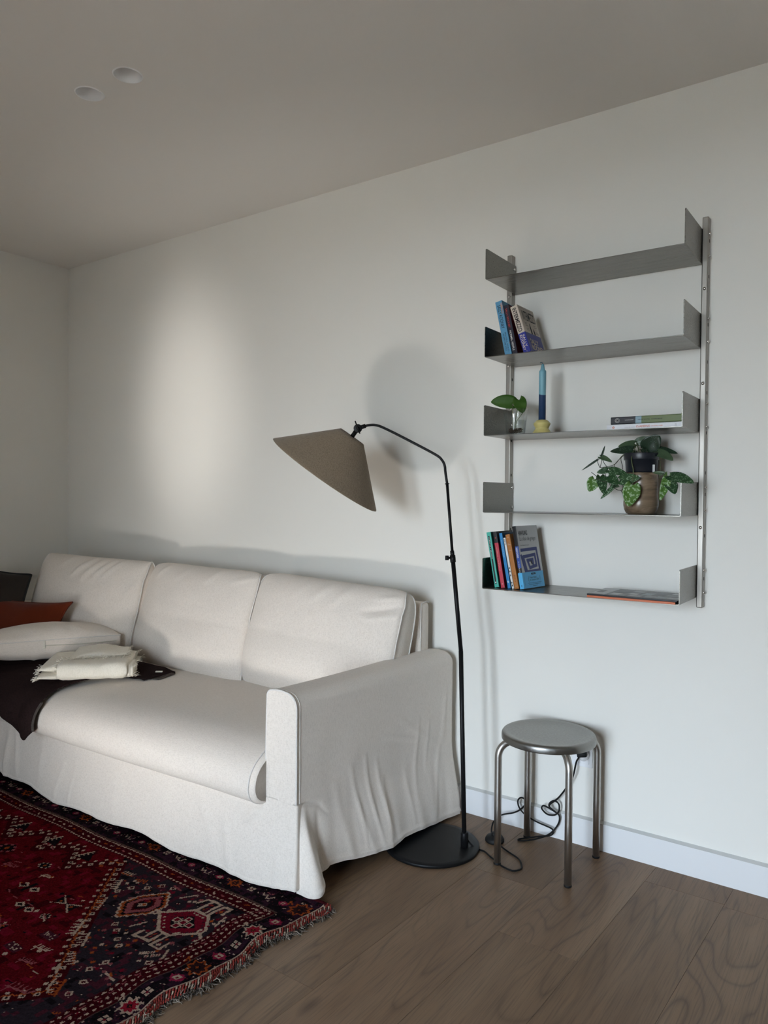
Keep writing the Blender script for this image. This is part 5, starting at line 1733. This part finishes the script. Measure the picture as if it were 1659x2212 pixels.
LEAVES = [
    ((3.4836, -0.125, 1.4137), (3.5274, -0.135, 1.463), 0.051, 'D', 0.1, 0.1) ,
    ((3.4459, -0.105, 1.4359), (3.4827, -0.1, 1.4689), 0.0252, 'U', 0.2, 0.12) ,
    ((3.4417, -0.115, 1.433), (3.3991, -0.15, 1.4227), 0.0237, 'U', 0.15, 0.05) ,
    ((3.4422, -0.13, 1.413), (3.3813, -0.175, 1.4063), 0.0223, 'D', 0.15, 0.1) ,
    ((3.4777, -0.1, 1.4125), (3.4537, -0.09, 1.4125), 0.0168, 'D', 0.1, 0.1) ,
    ((3.513, -0.115, 1.4148), (3.584, -0.14, 1.3965), 0.0178, 'D', 0.2, 0.05) ,
    ((3.5195, -0.13, 1.4048), (3.5756, -0.16, 1.3751), 0.0318, 'U', 0.12, 0.12) ,
    ((3.3513, -0.17, 1.3926), (3.3634, -0.175, 1.4255), 0.0056, 'D', 0.4, 0.02) ,
    ((3.3465, -0.17, 1.3896), (3.3898, -0.185, 1.3729), 0.0168, 'U', 0.25, 0.25) ,
    ((3.3395, -0.175, 1.3799), (3.2905, -0.19, 1.344), 0.0056, 'D', 0.4, 0.05) ,
    ((3.3707, -0.165, 1.3462), (3.3389, -0.18, 1.3365), 0.0175, 'S', 0.15, 0.05) ,
    ((3.3767, -0.17, 1.3457), (3.4428, -0.195, 1.3308), 0.0244, 'S', 0.1, 0.06) ,
    ((3.3324, -0.18, 1.3149), (3.3171, -0.19, 1.2739), 0.0348, 'B', 0.1, 0.05) ,
    ((3.3474, -0.165, 1.3236), (3.3652, -0.185, 1.2667), 0.0291, 'S', 0.1, 0.05) ,
    ((3.3783, -0.185, 1.324), (3.4168, -0.2, 1.2972), 0.0312, 'S', 0.1, 0.06) ,
    ((3.383, -0.165, 1.2958), (3.4098, -0.165, 1.2908), 0.0145, 'U', 0.1, 0.1) ,
    ((3.393, -0.175, 1.2901), (3.3577, -0.195, 1.2494), 0.0121, 'S', 0.3, 0.05) ,
    ((3.4221, -0.195, 1.3116), (3.4894, -0.215, 1.3178), 0.0311, 'S', 0.12, 0.08) ,
    ((3.4677, -0.215, 1.2947), (3.4569, -0.222, 1.2262), 0.0469, 'B', 0.08, 0.04) ,
    ((3.5558, -0.19, 1.3313), (3.5216, -0.19, 1.3356), 0.012, 'U', 0.3, 0.25) ,
    ((3.5644, -0.175, 1.3237), (3.55, -0.205, 1.2455), 0.0243, 'B', 0.25, 0.05) ,
    ((3.5642, -0.17, 1.3112), (3.5916, -0.19, 1.2673), 0.0349, 'S', 0.1, 0.06) ,
    ((3.5803, -0.165, 1.3238), (3.6448, -0.19, 1.3034), 0.0349, 'S', 0.1, 0.08) ,
    ((3.5821, -0.155, 1.3012), (3.5885, -0.16, 1.2794), 0.0141, 'U', 0.1, 0.1) ,
]
STEMS = [
    [(3.4514, -0.13, 1.3985), (3.4477, -0.13, 1.4116), (3.4428, -0.12, 1.4286)] ,
    [(3.4538, -0.13, 1.3984), (3.4594, -0.13, 1.4113), (3.4474, -0.11, 1.4343)] ,
    [(3.4457, -0.135, 1.411), (3.452, -0.175, 1.3926), (3.4552, -0.19, 1.3755), (3.4592, -0.195, 1.3589), (3.4641, -0.2, 1.3424), (3.465, -0.205, 1.3215), (3.4671, -0.213, 1.2954)] ,
    [(3.4221, -0.15, 1.3982), (3.4162, -0.165, 1.3905), (3.398, -0.17, 1.3658), (3.3789, -0.17, 1.3578), (3.3548, -0.17, 1.3541), (3.3464, -0.172, 1.3532)] ,
    [(3.4252, -0.16, 1.3952), (3.4155, -0.17, 1.3843), (3.4175, -0.172, 1.37), (3.4224, -0.175, 1.3557), (3.4225, -0.178, 1.3471)] ,
    [(3.3464, -0.172, 1.3532), (3.3408, -0.174, 1.3667), (3.3386, -0.175, 1.3792)] ,
    [(3.3472, -0.172, 1.3535), (3.3505, -0.171, 1.3714), (3.3513, -0.17, 1.3921)] ,
    [(3.3698, -0.17, 1.3556), (3.3607, -0.17, 1.3665), (3.3557, -0.17, 1.3762), (3.347, -0.17, 1.3888)] ,
    [(3.3915, -0.17, 1.3478), (3.395, -0.168, 1.3635), (3.408, -0.165, 1.38), (3.4178, -0.155, 1.3917)] ,
    [(3.3767, -0.17, 1.3457), (3.3887, -0.17, 1.3469), (3.3915, -0.17, 1.3478)] ,
    [(3.3548, -0.17, 1.3541), (3.3656, -0.166, 1.3498), (3.3707, -0.165, 1.3462)] ,
    [(3.3911, -0.175, 1.2897), (3.4072, -0.18, 1.2801), (3.4206, -0.185, 1.2777), (3.4281, -0.19, 1.2683), (3.434, -0.19, 1.2648)] ,
    [(3.4206, -0.185, 1.2777), (3.4291, -0.19, 1.2847), (3.4291, -0.195, 1.308), (3.4221, -0.195, 1.3116)] ,
    [(3.4269, -0.19, 1.2718), (3.4344, -0.195, 1.2671), (3.435, -0.2, 1.2846), (3.442, -0.21, 1.3007)] ,
    [(3.5319, -0.15, 1.3826), (3.5384, -0.165, 1.3587), (3.5394, -0.17, 1.3355), (3.5376, -0.172, 1.3171)] ,
    [(3.5393, -0.172, 1.324), (3.5471, -0.175, 1.3289), (3.5558, -0.19, 1.3313)] ,
    [(3.5376, -0.172, 1.3171), (3.5534, -0.173, 1.3147), (3.5651, -0.174, 1.3187), (3.5803, -0.165, 1.3238)] ,
    [(3.5465, -0.172, 1.3159), (3.5578, -0.172, 1.2987), (3.5642, -0.17, 1.3112)] ,
    [(3.3205, -0.18, 1.3379), (3.3372, -0.178, 1.3243), (3.3408, -0.176, 1.315)] ,
    [(3.3324, -0.18, 1.3149), (3.3408, -0.176, 1.315), (3.3472, -0.168, 1.3235), (3.3657, -0.166, 1.3426)] ,
    [(3.3408, -0.176, 1.315), (3.3582, -0.178, 1.3069), (3.3733, -0.18, 1.3068), (3.3841, -0.184, 1.3156)] ,
    [(3.3623, -0.17, 1.3341), (3.3706, -0.176, 1.3183), (3.3804, -0.172, 1.2969)] ,
    [(3.4801, -0.12, 1.3975), (3.4828, -0.122, 1.4063), (3.4847, -0.125, 1.4167)] ,
    [(3.4974, -0.12, 1.3978), (3.5059, -0.118, 1.4071), (3.513, -0.115, 1.4148)] ,
    [(3.4839, -0.15, 1.3966), (3.4794, -0.155, 1.4081), (3.4687, -0.15, 1.4111)] ,
    [(3.3323, -0.17, 1.3019), (3.3374, -0.17, 1.2898)] ,
]

z4 = 1.2010
VC = Vector((3.4695, -.130, z4))
# stoneware cover pot
M_ware = mat('glazed_stoneware', (.27, .19, .12), .28, spec=.6)
b_ = NB(M_ware)
v_ = b_.coord('Object', (9, 9, 55))
b_.col(b_.ramp(b_.noise(v_, 1, 4, .6, 1.2), [(.30, (.105, .068, .040)), (.5, (.205, .145, .092)), (.75, (.285, .215, .145))]))
b_.bump(b_.noise(b_.coord('Object', (14, 14, 120)), 1, 2), .10, .001)
vt = thing('plant_vase', 'mottled brown stoneware vase with a rounded foot, holding up the black plant pot', 'vase', VC)
lathe('body', [(0, 0), (.040, 0), (.0455, .003), (.0515, .014), (.0548, .028), (.0552, .040), (.0530, .052), (.0510, .060), (.0512, .066), (.0522, .075), (.0524, .095), (.0520, .120), (.0518, .1330), (.0505, .1350), (.0485, .1335), (.048, .110), (.048, .06), (.0, .055)], M_ware, vt, 72)
pt = thing('potted_plant', 'trailing satin pothos with silver spotted leaves in a black plastic pot, on the vase', 'plant', VC + Vector((0, 0, .1362)))
P0 = VC + Vector((0, 0, .1362))
M_pot = mat('black_plastic_pot', (.012, .014, .020), .38, spec=.5)
lathe('pot', [(0, 0), (.0472, 0), (.0485, .0015), (.0512, .0395), (.0546, .0405), (.0556, .0425), (.0562, .0610), (.0556, .0625), (.0540, .0620), (.0530, .046), (.048, .044), (0, .044)], M_pot, pt, 64)
lathe('soil', [(.0532, .0535), (.03, .0560), (0, .0570)], mat('potting_soil', (.02, .014, .010), .95), pt, 40)
for (b0, t0, wd, k_, fo, cu) in LEAVES:
    t0 = (t0[0], t0[1], min(t0[2], 1.4540))
    if t0[0] > 3.64: b0, t0 = (b0[0], -.205, b0[2]), (3.6600, -.262, 1.3020)
    leaf('leaf', b0, t0, wd * (1.1 if k_ in 'DSB' else 1.0), LM[k_], pt, P0, fo, cu)
for sidx, pts_ in enumerate(STEMS):
    tube('stem', [Vector(p) - P0 for p in catmull(pts_, 6)], .0011 if sidx not in (0, 1, 2) else .0018, M_stem if sidx in (0, 1, 2, 14, 15) else M_stem_d, pt, 6)
lb = bmesh.new(); bm_box(lb, -.0035, .0035, -.0006, .0006, 0, .024, .0005)
o = from_bm('plant_label', lb, mat('label_plastic', (.55, .56, .56), .4), pt)
o.location = Vector((3.5195, -.170, 1.3360)) - P0; o.rotation_euler = (0, 0, R(30))

# water glass with a rooted cutting
z3 = 1.4718
GC = Vector((3.0440, -.180, z3))
def mat_clear(name, tint, k0):
    m = bpy.data.materials.new(name); m.use_nodes = True
    n_ = m.node_tree.nodes; n_.clear()
    o_ = n_.new('ShaderNodeOutputMaterial'); mx = n_.new('ShaderNodeMixShader'); fr = n_.new('ShaderNodeLayerWeight'); tr = n_.new('ShaderNodeBsdfTransparent'); gs = n_.new('ShaderNodeBsdfGlossy')
    pw = n_.new('ShaderNodeMath'); pw.operation = 'POWER'; pw.inputs[1].default_value = 4.0
    ma = n_.new('ShaderNodeMath'); ma.operation = 'MULTIPLY_ADD'; ma.inputs[1].default_value = .45; ma.inputs[2].default_value = k0
    tr.inputs['Color'].default_value = (*tint, 1); gs.inputs['Roughness'].default_value = .02
    L_ = m.node_tree.links
    L_.new(fr.outputs['Facing'], pw.inputs[0]); L_.new(pw.outputs[0], ma.inputs[0])
    L_.new(ma.outputs[0], mx.inputs[0]); L_.new(tr.outputs[0], mx.inputs[1]); L_.new(gs.outputs[0], mx.inputs[2]); L_.new(mx.outputs[0], o_.inputs['Surface'])
    return m
M_glass = mat_clear('clear_glass', (.955, .965, .96), .07)
M_water = mat_clear('water', (.97, .98, .975), .02)
gl = thing('drinking_glass', 'clear water glass with a rooted cutting in it, on the third shelf', 'glass', GC)
lathe('tumbler', [(0, 0), (.0290, 0), (.0325, .0015), (.0338, .005), (.0385, .050), (.0388, .0525), (.0440, .0905), (.0436, .0915), (.0430, .0905), (.0376, .0530), (.0370, .0500), (.0326, .0075), (.029, .0060), (0, .0060)], M_glass, gl, 56)
lathe('water', [(0, .0064), (.0288, .0064), (.0322, .0080), (.0364, .0500), (.0366, .0515), (0, .0512)], M_water, gl, 48)
M_poth = mat_leaf('leaf_fresh_green', (.030, .085, .010), (.045, .115, .014))
ct = thing('plant_cutting', 'two-leaved green pothos cutting with roots, standing in the water glass', 'plant', GC + Vector((0, 0, .007)))
K0 = GC + Vector((0, 0, .007))
leaf('leaf', (3.0262, -.172, 1.5830), (2.9581, -.205, 1.5930), .0470, M_poth, ct, K0, .10, .08, (.55, -.8, .15), .26, .30)
leaf('leaf', (3.0545, -.176, 1.5965), (3.0809, -.200, 1.5475), .0425, M_poth, ct, K0, .10, .06, (.45, -.9, .15), .30, .0)
for pts_ in ([(3.0330, -.172, 1.4900), (3.0320, -.175, 1.5255), (3.0300, -.176, 1.5543), (3.0262, -.172, 1.5830)], [(3.0380, -.176, 1.4935), (3.0420, -.176, 1.5285), (3.0485, -.176, 1.5601), (3.0545, -.176, 1.5965)],
             [(3.0430, -.174, 1.4950), (3.0440, -.174, 1.5189), (3.0560, -.174, 1.5349), (3.0680, -.178, 1.5480), (3.0737, -.182, 1.5600)]):
    tube('stem', [Vector(p) - K0 for p in catmull(pts_, 8)], .0013, mat('cutting_stem', (.085, .115, .035), .45), ct, 7)
vs, fs = [], []
for k in range(16):
    a0 = rng.uniform(0, 6.28); rad = rng.uniform(.014, .026)
    pts_ = [Vector((3.037 - GC.x, .004, .016))]
    for q in range(7):
        a_ = a0 + q * rng.uniform(.3, .75)
        pts_.append(Vector((math.cos(a_) * rad, math.sin(a_) * rad, .0145 + .006 * math.sin(q * 1.3 + k) + .0008 * k * .4)))
    v2, f2 = tube_data(catmull(pts_, 4), .00075, 5, base=len(vs)); vs += v2; fs += f2
o = from_data('roots', [v + GC - K0 for v in vs], fs, mat('root_brown', (.055, .032, .014), .6), ct); o['kind'] = 'stuff'

# candle and holder
CC = Vector((3.1385, -.168, z3))
ch = thing('candle_holder', 'small pale yellow double-cone ceramic candle holder, under the two-tone blue candle', 'candle holder', CC)
lathe('body', [(0, 0), (.0345, 0), (.0352, .0015), (.0335, .004), (.0230, .0195), (.0222, .0215), (.0232, .0235), (.0290, .0350), (.0294, .0370), (.0282, .0390), (.0190, .0490), (.0165, .0500), (.0130, .0500), (.0128, .0462), (0, .0462)], mat('yellow_glaze', (.58, .50, .19), .35, spec=.5), ch, 56)
cd = thing('candle', 'tall dip-dyed candle, pale blue above and navy below, standing in a yellow holder', 'candle', CC + Vector((0, 0, .0465)))
M_wax = mat('dipped_wax', (.20, .42, .50), .42, spec=.4)
b_ = NB(M_wax)
tc_ = b_.n('TexCoord'); sx_ = b_.n('SeparateXYZ'); b_.l(tc_.outputs['Object'], sx_.inputs[0])
hh_ = b_.math('ADD', sx_.outputs['Z'], b_.math('MULTIPLY', b_.math('SUBTRACT', sx_.outputs['X'], sx_.outputs['Y']), .22))
b_.col(b_.mix(b_.math('LESS_THAN', hh_, .0925), (.185, .395, .470), (.020, .048, .120)))
lathe('wax', [(0, 0), (.0122, 0), (.0122, .170), (.0118, .1735), (.0085, .1765), (.0066, .184), (.0052, .193), (.0040, .1965), (.0018, .198), (0, .198)], M_wax, cd, 40)
tube('wick', [(0, 0, .196), (-.0005, 0, .2005), (-.0030, -.001, .2032), (-.0065, -.002, .2035), (-.0082, -.0025, .2015)], [.0012, .0012, .0013, .0017, .0014], mat('blue_wick', (.05, .11, .14), .7), cd, 8)
